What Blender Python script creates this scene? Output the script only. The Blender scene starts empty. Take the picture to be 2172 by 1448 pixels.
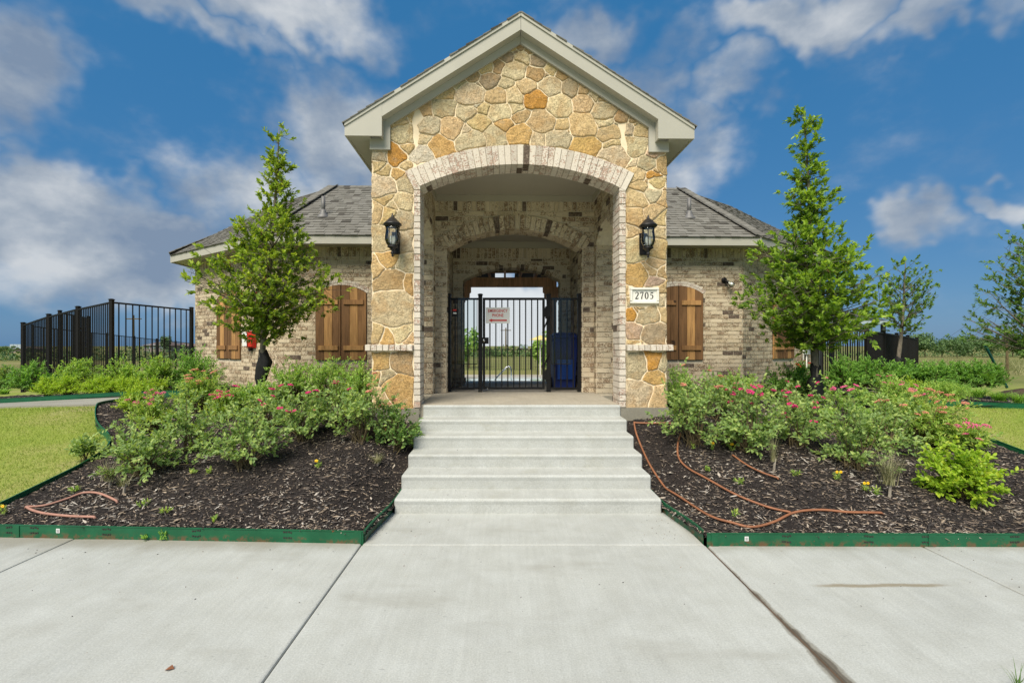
import bpy, math, random
import numpy as np
from mathutils import Vector, Matrix

# ---------------------------------------------------------------- camera, sky, sun, exposure
S = bpy.context.scene
C = bpy.context.collection
R = math.radians
HCAM = 1.537          # eye height above the walk
FPX = 1000.0          # focal length in pixels of a 2172 px wide frame
VX, VY = 1070.0, 733.0
cam_d = bpy.data.cameras.new('camera')
cam = bpy.data.objects.new('camera', cam_d); C.objects.link(cam)
cam.location = (0, 0, HCAM); cam.rotation_euler = (R(90), 0, 0)
cam_d.sensor_width = 36.0; cam_d.lens = 36.0*FPX/2172.0
cam_d.shift_x = (1086-VX)/2172.0; cam_d.shift_y = (VY-724)/2172.0
cam_d.clip_start = 0.05; cam_d.clip_end = 6000
S.camera = cam

SUN_EL, SUN_AZ = 51.0, 205.0      # azimuth clockwise from +Y
W = bpy.data.worlds.new('World'); S.world = W; W.use_nodes = True
def build_world():
    nt = W.node_tree; N = nt.nodes; Lk = nt.links
    N.clear()
    out = N.new('ShaderNodeOutputWorld'); bg = N.new('ShaderNodeBackground')
    bg.inputs['Strength'].default_value = 0.074
    Lk.new(bg.outputs[0], out.inputs[0])
    sky = N.new('ShaderNodeTexSky'); sky.sky_type = 'NISHITA'; sky.sun_disc = False
    sky.sun_elevation = R(SUN_EL); sky.sun_rotation = R(SUN_AZ)
    sky.air_density = 1.0; sky.dust_density = 0.6; sky.ozone_density = 2.2
    tc = N.new('ShaderNodeTexCoord')
    def math_(op, a, b=None, clamp=False):
        n = N.new('ShaderNodeMath'); n.operation = op; n.use_clamp = clamp
        for i, v in enumerate((a, b)):
            if v is None: continue
            if isinstance(v, (int, float)): n.inputs[i].default_value = v
            else: Lk.new(v, n.inputs[i])
        return n.outputs[0]
    sep = N.new('ShaderNodeSeparateXYZ'); Lk.new(tc.outputs['Generated'], sep.inputs[0])
    az = math_('ARCTAN2', sep.outputs[0], sep.outputs[1])
    el = math_('ARCSINE', sep.outputs[2])
    ae = N.new('ShaderNodeCombineXYZ'); Lk.new(az, ae.inputs[0]); Lk.new(el, ae.inputs[1])
    # warp so that the blob outlines billow
    wn = N.new('ShaderNodeTexNoise'); wn.inputs['Scale'].default_value = 5.0; wn.inputs['Detail'].default_value = 4
    wn.inputs['Roughness'].default_value = 0.62
    Lk.new(tc.outputs['Generated'], wn.inputs['Vector'])
    ws = N.new('ShaderNodeVectorMath'); ws.operation = 'SUBTRACT'; ws.inputs[1].default_value = (.5, .5, .5)
    Lk.new(wn.outputs['Color'], ws.inputs[0])
    wm = N.new('ShaderNodeVectorMath'); wm.operation = 'MULTIPLY'; wm.inputs[1].default_value = (.34, .26, 0)
    Lk.new(ws.outputs[0], wm.inputs[0])
    wa = N.new('ShaderNodeVectorMath'); wa.operation = 'ADD'
    Lk.new(ae.outputs[0], wa.inputs[0]); Lk.new(wm.outputs[0], wa.inputs[1])
    def noise(scale, det, zs=1.0, off=(0, 0, 0), rough=.6):
        mp = N.new('ShaderNodeMapping'); mp.inputs['Scale'].default_value = (1, 1, zs); mp.inputs['Location'].default_value = off
        Lk.new(tc.outputs['Generated'], mp.inputs[0])
        n = N.new('ShaderNodeTexNoise'); n.inputs['Scale'].default_value = scale; n.inputs['Detail'].default_value = det
        n.inputs['Roughness'].default_value = rough
        Lk.new(mp.outputs[0], n.inputs['Vector'])
        return n.outputs['Fac']
    # cloud banks: azimuth/elevation centre and half sizes from the picture, weight
    def ae_of(px, py):
        x, y = (px-VX)/FPX, (VY-py)/FPX
        return math.atan2(x, 1), math.asin(y/math.sqrt(1+x*x+y*y))
    blobs = [(1075, 690, 230, 130, 1.7), (60, 400, 380, 90, 1.0), (150, 480, 440, 115, 1.05), (330, 570, 480, 95, .85), (300, 20, 520, 45, .62), (30, 120, 230, 70, .8), (40, 170, 200, 130, .95),
             (620, 15, 260, 95, 1.0), (720, 330, 150, 170, 1.0), (570, 440, 230, 130, .95),
             
             (1260, 70, 120, 80, .85), (1700, 40, 300, 75, .95), (2000, 15, 260, 45, .75), (1350, 180, 130, 70, .6), (1560, 190, 130, 60, .65),
             (1440, 340, 120, 130, .55), (1995, 455, 125, 72, 1.0), (2180, 440, 50, 40, .6), (1480, 260, 90, 60, .6)]
    tot = None
    for (px, py, rx, ry, w) in blobs:
        a0, e0 = ae_of(px, py)
        a1, _ = ae_of(px+rx, py); a2, _ = ae_of(px-rx, py); _, e1 = ae_of(px, py-ry); _, e2 = ae_of(px, py+ry)
        sb = N.new('ShaderNodeVectorMath'); sb.operation = 'SUBTRACT'; sb.inputs[1].default_value = (a0, e0, 0)
        Lk.new(wa.outputs[0], sb.inputs[0])
        ml = N.new('ShaderNodeVectorMath'); ml.operation = 'MULTIPLY'; ml.inputs[1].default_value = (2/abs(a1-a2), 2/abs(e1-e2), 0)
        Lk.new(sb.outputs[0], ml.inputs[0])
        ln = N.new('ShaderNodeVectorMath'); ln.operation = 'LENGTH'; Lk.new(ml.outputs[0], ln.inputs[0])
        mr = N.new('ShaderNodeMapRange'); mr.interpolation_type = 'SMOOTHSTEP'
        mr.inputs['From Min'].default_value = 1.35; mr.inputs['From Max'].default_value = 0.25
        mr.inputs['To Min'].default_value = 0; mr.inputs['To Max'].default_value = w
        Lk.new(ln.outputs['Value'], mr.inputs['Value'])
        if tot is None: bank = mr.outputs[0]
        tot = mr.outputs[0] if tot is None else math_('MAXIMUM', tot, mr.outputs[0])
    # the rest of the sphere carries the same broken cloud
    n_far = noise(2.3, 3, 2.2, (3.1, 1.7, .4))
    far = N.new('ShaderNodeMapRange'); far.interpolation_type = 'SMOOTHSTEP'
    far.inputs['From Min'].default_value = .47; far.inputs['From Max'].default_value = .62
    Lk.new(n_far, far.inputs['Value'])
    back = N.new('ShaderNodeMapRange'); back.interpolation_type = 'SMOOTHSTEP'   # outside the photographed quarter
    back.inputs['From Min'].default_value = .95; back.inputs['From Max'].default_value = 1.35
    ca = math_('ABSOLUTE', az); ev = math_('MULTIPLY', el, 1.55)
    Lk.new(math_('MAXIMUM', ca, ev), back.inputs['Value'])
    rest = math_('MULTIPLY', far.outputs[0], back.outputs[0])
    cov = math_('MAXIMUM', tot, rest)
    fine = noise(7.5, 8, 1.6, (0.3, .2, .9), .58)
    dens = math_('ADD', cov, math_('MULTIPLY', math_('SUBTRACT', fine, .5), 1.25))
    al = N.new('ShaderNodeMapRange'); al.interpolation_type = 'SMOOTHSTEP'
    al.inputs['From Min'].default_value = -.04; al.inputs['From Max'].default_value = .90
    Lk.new(dens, al.inputs['Value'])
    alpha = math_('MULTIPLY', al.outputs[0], .93)
    sh = noise(6.5, 6, 1.5, (.3, .2, 1.02), .55)
    shr = N.new('ShaderNodeValToRGB'); Lk.new(sh, shr.inputs[0])
    e = shr.color_ramp.elements; e.new(.5)
    e[0].position = .36; e[0].color = (1.15, 1.52, 2.10, 1)
    e[1].position = .50; e[1].color = (1.85, 2.15, 2.55, 1)
    e[2].position = .68; e[2].color = (3.3, 3.45, 3.6, 1)
    lit = N.new('ShaderNodeMixRGB'); Lk.new(bank, lit.inputs[0]); lit.inputs[2].default_value = (4.1, 4.3, 4.4, 1)   # the bright low bank behind the gate
    Lk.new(shr.outputs[0], lit.inputs[1])
    mx = N.new('ShaderNodeMixRGB'); Lk.new(alpha, mx.inputs[0])
    hs = N.new('ShaderNodeMixRGB'); hs.inputs[0].default_value = .86; hs.inputs[2].default_value = (.075, .83, 1.98, 1)
    Lk.new(sky.outputs[0], hs.inputs[1])
    Lk.new(hs.outputs[0], mx.inputs[1]); Lk.new(lit.outputs[0], mx.inputs[2])
    Lk.new(mx.outputs[0], bg.inputs['Color'])
build_world()

sun_d = bpy.data.lights.new('sun', 'SUN'); sun = bpy.data.objects.new('sun', sun_d); C.objects.link(sun)
sun_d.energy = 2.3; sun_d.angle = R(38); sun_d.color = (1.0, .93, .80)
sdir = Vector((math.sin(R(SUN_AZ))*math.cos(R(SUN_EL)), math.cos(R(SUN_AZ))*math.cos(R(SUN_EL)), math.sin(R(SUN_EL))))
sun.rotation_euler = sdir.to_track_quat('Z', 'Y').to_euler()
S.view_settings.view_transform = 'Standard'; S.view_settings.look = 'None'
S.view_settings.exposure = 1.38; S.view_settings.gamma = 1.0; S.view_settings.use_curve_mapping = False
S.cycles.max_bounces = 6; S.cycles.diffuse_bounces = 3; S.cycles.transparent_max_bounces = 12
S.cycles.use_adaptive_sampling = True

# ---------------------------------------------------------------- helpers
rng = random.Random(7)
nrg = np.random.default_rng(7)

def tag(o, label=None, cat=None, group=None, kind=None):
    if label: o['label'] = label
    if cat: o['category'] = cat
    if group: o['group'] = group
    if kind: o['kind'] = kind
    return o

def link(name, data, parent=None, loc=None):
    o = bpy.data.objects.new(name, data); C.objects.link(o)
    if parent: o.parent = parent
    if loc is not None: o.location = loc
    return o

def empty(name, loc=(0, 0, 0), rz=0, parent=None):
    o = link(name, None, parent, loc); o.rotation_euler = (0, 0, rz); o.empty_display_size = .1
    return o

class MB:
    """collects vertices and faces, builds one mesh object"""
    def __init__(s): s.v = []; s.f = []
    def add(s, vs, fs):
        b = len(s.v); s.v.extend([tuple(p) for p in vs]); s.f.extend([tuple(i+b for i in f) for f in fs]); return s
    HEX = [(0, 3, 2, 1), (4, 5, 6, 7), (0, 1, 5, 4), (1, 2, 6, 5), (2, 3, 7, 6), (3, 0, 4, 7)]
    def hexa(s, vs): return s.add(vs, MB.HEX)
    def box(s, x0, x1, y0, y1, z0, z1):
        return s.hexa([(x0, y0, z0), (x1, y0, z0), (x1, y1, z0), (x0, y1, z0), (x0, y0, z1), (x1, y0, z1), (x1, y1, z1), (x0, y1, z1)])
    def obox(s, c, ax, ay, az, dx, dy, dz):
        c = Vector(c); X = Vector(ax).normalized()*dx/2; Y = Vector(ay).normalized()*dy/2; Z = Vector(az).normalized()*dz/2
        return s.hexa([c-X-Y-Z, c+X-Y-Z, c+X+Y-Z, c-X+Y-Z, c-X-Y+Z, c+X-Y+Z, c+X+Y+Z, c-X+Y+Z])
    def beam(s, p, q, w, h, up=(0, 0, 1)):
        p = Vector(p); q = Vector(q); d = (q-p); n = Vector(up)
        sd = d.cross(n)
        if sd.length < 1e-6: sd = d.cross(Vector((1, 0, 0)))
        sd.normalize(); n = sd.cross(d).normalized()
        return s.obox((p+q)/2, d, sd, n, d.length, w, h)
    def tube(s, pts, r, n=8, cap=True):
        pts = [Vector(p) for p in pts]; b = len(s.v); k = len(pts)
        rad = r if isinstance(r, (list, tuple)) else [r]*k
        prev = None
        for i, p in enumerate(pts):
            d = (pts[min(i+1, k-1)]-pts[max(i-1, 0)]).normalized()
            a = prev if prev is not None else (Vector((0, 0, 1)) if abs(d.z) < .9 else Vector((1, 0, 0)))
            a = (a-d*a.dot(d)); a = a.normalized() if a.length > 1e-6 else d.orthogonal().normalized()
            prev = a; c = d.cross(a)
            for j in range(n):
                t = 2*math.pi*j/n
                s.v.append(tuple(p+(a*math.cos(t)+c*math.sin(t))*rad[i]))
        for i in range(k-1):
            for j in range(n):
                j2 = (j+1) % n
                s.f.append((b+i*n+j, b+i*n+j2, b+(i+1)*n+j2, b+(i+1)*n+j))
        if cap:
            s.f.append(tuple(b+j for j in reversed(range(n)))); s.f.append(tuple(b+(k-1)*n+j for j in range(n)))
        return s
    def lathe(s, c, prof, n=16):
        b = len(s.v); k = len(prof)
        for (r, z) in prof:
            for j in range(n):
                t = 2*math.pi*j/n; s.v.append((c[0]+r*math.cos(t), c[1]+r*math.sin(t), c[2]+z))
        for i in range(k-1):
            for j in range(n):
                j2 = (j+1) % n
                s.f.append((b+i*n+j, b+i*n+j2, b+(i+1)*n+j2, b+(i+1)*n+j))
        s.f.append(tuple(b+j for j in reversed(range(n)))); s.f.append(tuple(b+(k-1)*n+j for j in range(n)))
        return s
    def poly(s, pts): return s.add(pts, [tuple(range(len(pts)))])
    def build(s, name, mat, parent=None, smooth=False, loc=None):
        me = bpy.data.meshes.new(name); me.from_pydata(s.v, [], s.f); me.update()
        if mat: me.materials.append(mat)
        if smooth: me.polygons.foreach_set('use_smooth', [True]*len(me.polygons))
        return link(name, me, parent, loc)

def np_mesh(name, V, F, mat, parent=None, smooth=False, loc=None):
    """V (n,3), F (m,k) equal-sided faces"""
    me = bpy.data.meshes.new(name); m, k = F.shape
    me.vertices.add(len(V)); me.vertices.foreach_set('co', np.ascontiguousarray(V, dtype=np.float32).ravel())
    me.loops.add(m*k); me.loops.foreach_set('vertex_index', np.ascontiguousarray(F, dtype=np.int32).ravel())
    me.polygons.add(m); me.polygons.foreach_set('loop_start', np.arange(0, m*k, k, dtype=np.int32))
    me.polygons.foreach_set('use_smooth', np.full(m, smooth, dtype=bool))
    me.update(calc_edges=True)
    if mat: me.materials.append(mat)
    return link(name, me, parent, loc)

def copy_tree(o, parent=None):
    c = o.copy(); C.objects.link(c); c.parent = parent
    for ch in list(o.children): copy_tree(ch, c)
    return c

# ---------------------------------------------------------------- materials
class NT:
    def __init__(s, name):
        s.m = bpy.data.materials.new(name); s.m.use_nodes = True
        s.t = s.m.node_tree; s.N = s.t.nodes; s.L = s.t.links
        s.b = s.N['Principled BSDF']
    def n(s, typ, **kw):
        x = s.N.new(typ)
        for k, v in kw.items(): setattr(x, k, v)
        return x
    def lk(s, a, b): s.L.new(a, b)
    def pos(s):
        return s.n('ShaderNodeNewGeometry').outputs['Position']
    def noise(s, scale, detail=4, vec=None, rough=.55, sc=(1, 1, 1), dist=0, out='Fac'):
        x = s.n('ShaderNodeTexNoise'); x.inputs['Scale'].default_value = scale; x.inputs['Detail'].default_value = detail
        x.inputs['Roughness'].default_value = rough; x.inputs['Distortion'].default_value = dist
        v = vec if vec is not None else s.pos()
        mp = s.n('ShaderNodeMapping'); mp.inputs['Scale'].default_value = sc; s.lk(v, mp.inputs[0]); s.lk(mp.outputs[0], x.inputs['Vector'])
        return x.outputs[out]
    def ramp(s, fac, stops, interp='LINEAR'):
        x = s.n('ShaderNodeValToRGB'); x.color_ramp.interpolation = interp
        e = x.color_ramp.elements
        while len(e) < len(stops): e.new(.5)
        for i, (p, c) in enumerate(stops):
            e[i].position = p; e[i].color = (*c, 1) if len(c) == 3 else c
        if fac is not None: s.lk(fac, x.inputs[0])
        return x.outputs[0]
    def mix(s, fac, a, b, mode='MIX'):
        x = s.n('ShaderNodeMixRGB', blend_type=mode)
        for i, v in enumerate((fac, a, b)):
            if isinstance(v, (int, float)): x.inputs[i].default_value = v if i == 0 else (v, v, v, 1)
            elif isinstance(v, tuple): x.inputs[i].default_value = (*v, 1)
            else: s.lk(v, x.inputs[i])
        return x.outputs[0]
    def math(s, op, a, b=0.0, clamp=False):
        x = s.n('ShaderNodeMath', operation=op, use_clamp=clamp)
        for i, v in enumerate((a, b)):
            if isinstance(v, (int, float)): x.inputs[i].default_value = v
            else: s.lk(v, x.inputs[i])
        return x.outputs[0]
    def step(s, fac, a, b):
        x = s.n('ShaderNodeMapRange', interpolation_type='SMOOTHSTEP')
        x.inputs['From Min'].default_value = a; x.inputs['From Max'].default_value = b
        s.lk(fac, x.inputs['Value']); return x.outputs[0]
    def rand(s):
        """one random number per loose piece, shifted per object"""
        g = s.n('ShaderNodeNewGeometry'); o = s.n('ShaderNodeObjectInfo')
        return s.math('FRACT', s.math('ADD', g.outputs['Random Per Island'], o.outputs['Random']))
    def col(s, c):
        if isinstance(c, tuple): s.b.inputs['Base Color'].default_value = (*c, 1)
        else: s.lk(c, s.b.inputs['Base Color'])
    def bump(s, h, strength=.3, dist=.01):
        x = s.n('ShaderNodeBump'); x.inputs['Strength'].default_value = strength; x.inputs['Distance'].default_value = dist
        s.lk(h, x.inputs['Height']); s.lk(x.outputs[0], s.b.inputs['Normal'])
    def set(s, rough=.7, metal=0, spec=.3):
        if isinstance(rough, (int, float)): s.b.inputs['Roughness'].default_value = rough
        else: s.lk(rough, s.b.inputs['Roughness'])
        s.b.inputs['Metallic'].default_value = metal
        s.b.inputs['Specular IOR Level'].default_value = spec
        return s.m

M = {}
def plain(key, c, rough=.6, metal=0, spec=.3, var=.12, sc=8, bump=0):
    t = NT(key); f = t.noise(sc, 5)
    d = tuple(x*(1-var) for x in c); l = tuple(min(1, x*(1+var)) for x in c)
    t.col(t.ramp(f, [(.3, d), (.7, l)]))
    if bump: t.bump(t.noise(sc*12, 4), bump, .004)
    M[key] = t.set(rough, metal, spec); return M[key]

def mk_stone():
    t = NT('sandstone'); oi = t.n('ShaderNodeObjectInfo')
    shift = t.n('ShaderNodeVectorMath', operation='ADD')
    sc = t.n('ShaderNodeVectorMath', operation='SCALE'); t.lk(oi.outputs['Location'], sc.inputs[0]); sc.inputs['Scale'].default_value = 9.7
    t.lk(t.pos(), shift.inputs[0]); t.lk(sc.outputs[0], shift.inputs[1]); v = shift.outputs[0]
    base = oi.outputs['Color']
    big = t.noise(6, 6, v, .6, dist=.6)
    c1 = t.mix(t.step(big, .42, .72), base, t.mix(.5, base, (.50, .28, .10)))     # iron stains
    grey = t.noise(9, 5, v, .6, sc=(1, 1, 1.5))
    c2 = t.mix(t.math('MULTIPLY', t.step(grey, .52, .72), .32), c1, (.46, .41, .30))
    fine = t.noise(70, 5, v, .65)
    c3 = t.mix(.65, c2, t.ramp(fine, [(.25, (.42, .40, .36)), (.6, (1, 1, 1)), (.85, (1.15, 1.1, 1.0))]), 'MULTIPLY')
    crack = t.noise(16, 6, v, .7, dist=1.6)
    cr = t.math('ABSOLUTE', t.math('SUBTRACT', crack, .5))
    c4 = t.mix(t.step(cr, .0, .016), t.mix(.55, c3, (.10, .065, .03)), c3)
    t.col(c4)
    h = t.math('ADD', t.math('MULTIPLY', t.noise(14, 7, v, .62), 1.0), t.math('MULTIPLY', t.noise(60, 5, v, .6), .35))
    h = t.math('ADD', h, t.math('MULTIPLY', t.step(cr, 0, .02), .16))
    t.bump(h, .75, .03)
    M['stone'] = t.set(.88, 0, .2)
mk_stone()

def mk_brick(key, fleck, dens, base0, base1, dark):
    t = NT(key); r = t.rand(); v = t.pos()
    r2 = t.math('FRACT', t.math('MULTIPLY', r, 37.31)); r3 = t.math('FRACT', t.math('MULTIPLY', r, 91.7))
    base = t.ramp(r2, [(0, base0), (.45, base1), (.75, tuple(x*.95 for x in base0)), (1, tuple(x*.80 for x in base1))])
    f = t.noise(52, 3, v, .55, sc=(1, 1, 1.2))
    g = t.noise(13, 3, v, .5)
    amt = t.math('ADD', f, t.math('MULTIPLY', t.math('SUBTRACT', g, .5), .55))
    amt = t.math('ADD', amt, t.math('MULTIPLY', t.math('SUBTRACT', r3, .5), .22))
    fl = t.step(amt, dens, dens+.045)
    fc = t.ramp(t.noise(21, 2, v), [(.35, tuple(x*.55 for x in fleck)), (.65, fleck)])
    c = t.mix(t.math('MULTIPLY', fl, .80), base, fc)
    isd = t.math('GREATER_THAN', r, 1-dark)
    dk = t.ramp(t.noise(30, 4, v), [(.3, (.075, .054, .042)), (.58, (.16, .12, .09)), (.72, (.36, .30, .23))])
    c = t.mix(isd, c, dk)
    c = t.mix(.5, c, t.ramp(t.noise(160, 3, v), [(.3, (.72, .72, .72)), (.7, (1.08, 1.08, 1.08))]), 'MULTIPLY')
    t.col(c)
    h = t.math('SUBTRACT', t.noise(48, 4, v), t.math('MULTIPLY', fl, .35))
    t.bump(h, .55, .007)
    M[key] = t.set(.9, 0, .15)
mk_brick('brick', (.23, .135, .075), .545, (.65, .55, .395), (.57, .465, .32), .06)
mk_brick('brick_white', (.48, .30, .22), .575, (.70, .63, .53), (.65, .575, .475), .025)
plain('mortar', (.60, .525, .40), .95, var=.12, sc=20, bump=.3)
plain('mortar_grey', (.40, .35, .275), .95, var=.12, sc=20, bump=.3)
plain('stone_mortar', (.80, .665, .46), .95, var=.12, sc=7, bump=.5)
plain('trim', (.41, .395, .335), .55, var=.04, sc=3)
plain('ceiling', (.40, .365, .29), .6, var=.03, sc=3)
plain('black_metal', (.010, .0095, .0095), .5, .0, .22, .2, 30)
plain('fence_metal', (.010, .009, .0085), .55, .0, .2, .25, 30)
plain('lantern_metal', (.018, .016, .017), .42, .3, .5, .3, 60)
plain('vent_metal', (.16, .155, .15), .55, .2, .4)
plain('white_paint', (.74, .72, .64), .55, var=.05)
plain('sign_white', (.72, .72, .69), .4, var=.03)
plain('ink_dark', (.035, .032, .028), .5)
plain('sign_red', (.55, .03, .02), .45, var=.05)
plain('steel', (.55, .56, .57), .25, 1.0, .5)
plain('cart_blue', (.012, .03, .17), .5, 0, .35, .15, 5)
plain('cart_label', (.01, .075, .38), .4, var=.05)
plain('hose', (.26, .11, .055), .55, var=.22, sc=12)
plain('hose_pink', (.36, .19, .14), .6, var=.15, sc=12)
plain('bag', (.016, .016, .015), .75, var=.35, sc=18, bump=.4)
plain('meter_box', (.36, .41, .41), .45)
plain('petal_pink', (.72, .13, .27), .7, var=.25, sc=60)
plain('petal_hot', (.72, .04, .20), .7, var=.25, sc=60)
plain('petal_coral', (.66, .26, .17), .7, var=.25, sc=60)
plain('petal_yellow', (.80, .50, .02), .6, var=.1, sc=60)
plain('berry', (.28, .022, .012), .4, var=.3, sc=90)
plain('soil', (.09, .06, .04), .95, var=.4, sc=6, bump=.5)
plain('umbrella', (.62, .52, .20), .8)
plain('canopy_dark', (.04, .045, .05), .7)
plain('canopy_light', (.35, .42, .46), .6)
plain('stake_green', (.01, .09, .075), .5)
plain('farwall', (.33, .27, .25), .9)
plain('farroof', (.20, .15, .14), .9)

def mk_wood(key, dark, light, contrast=1.0):
    t = NT(key); oi = t.n('ShaderNodeObjectInfo'); v = t.pos()
    sc = t.n('ShaderNodeVectorMath', operation='SCALE'); t.lk(oi.outputs['Location'], sc.inputs[0]); sc.inputs['Scale'].default_value = 5.3
    ad = t.n('ShaderNodeVectorMath', operation='ADD'); t.lk(v, ad.inputs[0]); t.lk(sc.outputs[0], ad.inputs[1])
    g = t.noise(22, 5, ad.outputs[0], .6, sc=(1, 1, .09), dist=.7)
    g2 = t.noise(90, 3, ad.outputs[0], .6, sc=(1, 1, .03))
    base = t.mix(oi.outputs['Random'], dark, light) if contrast else light
    obj = oi.outputs['Color']
    c = t.mix(1.0, t.ramp(g, [(.3, (.62, .58, .52)), (.55, (1, 1, 1)), (.75, (1.25, 1.2, 1.1))]), obj, 'MULTIPLY')
    c = t.mix(.5, c, t.ramp(g2, [(.3, (.7, .7, .7)), (.65, (1.1, 1.1, 1.1))]), 'MULTIPLY')
    kn = t.noise(5.5, 2, ad.outputs[0], .4, sc=(1, 1, .7))
    c = t.mix(t.step(kn, .72, .78), c, (.035, .018, .009))
    t.col(c); t.bump(t.math('ADD', g, t.math('MULTIPLY', g2, .6)), .35, .006)
    M[key] = t.set(.72, 0, .25)
mk_wood('wood', (.10, .045, .018), (.36, .17, .055))
WOOD_DARK = (.175, .092, .040, 1); WOOD_MID = (.28, .148, .060, 1); WOOD_LIGHT = (.46, .255, .098, 1); WOOD_PERG = (.80, .48, .32, 1)

def mk_shingle():
    t = NT('shingle'); r = t.rand(); v = t.pos()
    c = t.ramp(r, [(0, (.145, .138, .121)), (.25, (.192, .184, .163)), (.5, (.162, .154, .135)), (.75, (.207, .199, .177)), (.93, (.12, .113, .098)), (1, (.07, .064, .056))])
    c = t.mix(.8, c, t.ramp(t.noise(240, 3, v), [(.3, (.68, .68, .68)), (.7, (1.25, 1.25, 1.25))]), 'MULTIPLY')
    c = t.mix(.5, c, t.ramp(t.noise(2.2, 4, v), [(.3, (.8, .8, .8)), (.7, (1.12, 1.12, 1.12))]), 'MULTIPLY')
    t.col(c); t.bump(t.noise(200, 3, v), .4, .004)
    M['shingle'] = t.set(.95, 0, .1)
mk_shingle()
plain('underlay', (.035, .03, .028), .95)

def mk_concrete(key, tint, stains=True):
    t = NT(key); v = t.pos(); r = t.n('ShaderNodeObjectInfo').outputs['Random']
    a = t.noise(.9, 6, v, .6, dist=.3); b = t.noise(5, 5, v, .6); f = t.noise(110, 4, v, .7)
    pits = t.noise(55, 2, v, .4, sc=(.45, 1.0, 1))
    c = t.ramp(a, [(.25, tuple(x*.90 for x in tint)), (.5, tint), (.75, tuple(min(1, x*1.06) for x in tint))])
    c = t.mix(.8, c, t.ramp(b, [(.25, (.87, .86, .83)), (.7, (1.05, 1.05, 1.05))]), 'MULTIPLY')
    c = t.mix(.75, c, t.ramp(f, [(.25, (.66, .66, .65)), (.7, (1.18, 1.18, 1.18))]), 'MULTIPLY')
    # broom marks
    br = t.noise(38, 3, v, .5, sc=(1, .05, 1))
    c = t.mix(.32, c, t.ramp(br, [(.3, (.84, .84, .84)), (.7, (1.08, 1.08, 1.08))]), 'MULTIPLY')
    c = t.mix(t.math('MULTIPLY', t.step(t.noise(23, 5, v, .75), .60, .70), .18), c, tuple(x*.66 for x in tint))
    c = t.mix(t.math('MULTIPLY', t.step(pits, .69, .75), .38), c, tuple(x*.55 for x in tint))
    if key == 'concrete_step':
        c = t.mix(t.math('MULTIPLY', t.step(t.noise(2.6, 6, v, .68, sc=(1, 1, 2.2)), .54, .70), .30), c, tuple(k*x for k, x in zip((.72, .68, .56), tint)))
    if stains:
        sep = t.n('ShaderNodeSeparateXYZ'); t.lk(v, sep.inputs[0]); X, Y, Z = sep.outputs
        wob = t.math('MULTIPLY', t.math('SUBTRACT', t.noise(3.2, 5, v, .6), .5), .36)
        def band(dist_node, w0, w1, amount, colr, c):
            return t.mix(t.math('MULTIPLY', t.step(dist_node, w1, w0), amount), c, colr)
        # damp dirt along the open expansion joint, wider towards the road
        d = t.math('ABSOLUTE', t.math('SUBTRACT', X, 1.556))
        wid = t.math('ADD', d, t.math('MULTIPLY', wob, .30))
        wid = t.math('ADD', wid, t.math('MULTIPLY', t.math('SUBTRACT', Y, 2.75), .040))
        c = band(wid, .018, .034, .55, (.13, .108, .072), c)
        c = band(wid, .004, .016, .7, (.06, .045, .028), c)
        # leaf stain left by a stick across the right slab
        ex = t.math('MULTIPLY', t.math('SUBTRACT', X, 2.42), 1/.44); ey = t.math('MULTIPLY', t.math('SUBTRACT', t.math('ADD', Y, t.math('MULTIPLY', wob, .16)), 3.03), 1/.024)
        ell = t.math('SQRT', t.math('ADD', t.math('POWER', t.math('ABSOLUTE', ex), 6), t.math('POWER', t.math('ABSOLUTE', ey), 2)))
        c = band(ell, .3, 1.3, .7, (.19, .145, .075), c)
        # dirt washed out from under the edging
        dy = t.math('ADD', t.math('SUBTRACT', 3.63, Y), wob)
        side = t.step(t.math('ABSOLUTE', t.math('SUBTRACT', X, .22)), 1.2, 1.5)
        c = t.mix(t.math('MULTIPLY', t.math('MULTIPLY', t.step(dy, .17, -.08), side), .55), c, (.17, .145, .095))
        # big pale and dark wash marks
        c = t.mix(t.math('MULTIPLY', t.step(t.noise(1.7, 5, v, .6, sc=(.5, 1.4, 1)), .55, .72), .5), c, (.29, .285, .25))
    t.col(c)
    t.bump(t.math('ADD', t.math('ADD', t.math('MULTIPLY', f, .5), b), t.math('MULTIPLY', t.step(pits, .66, .76), -.8)), .25, .006)
    M[key] = t.set(t.ramp(a, [(.3, (.62,)*3), (.7, (.85,)*3)]), 0, .25)
mk_concrete('concrete', (.428, .438, .415))
mk_concrete('concrete_step', (.445, .455, .432), False)
mk_concrete('concrete_porch', (.40, .36, .29), False)
mk_concrete('concrete_old', (.26, .245, .20), False)

def mk_edging():
    t = NT('edging_green'); v = t.pos()
    n = t.noise(5, 5, v, .6)
    c = t.ramp(n, [(.3, (.006, .075, .030)), (.7, (.010, .115, .048))])
    sep = t.n('ShaderNodeSeparateXYZ'); t.lk(v, sep.inputs[0])
    low = t.step(t.math('ADD', sep.outputs[2], t.math('MULTIPLY', t.noise(9, 4, v), .09)), .10, .055)
    c = t.mix(t.math('MULTIPLY', low, t.step(t.noise(14, 5, v, .7), .45, .62)), c, (.12, .075, .035))
    c = t.mix(t.step(t.noise(11, 5, v, .65), .68, .73), c, (.17, .055, .02))
    t.col(c); M['edging'] = t.set(.45, 0, .4)
mk_edging()

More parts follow.
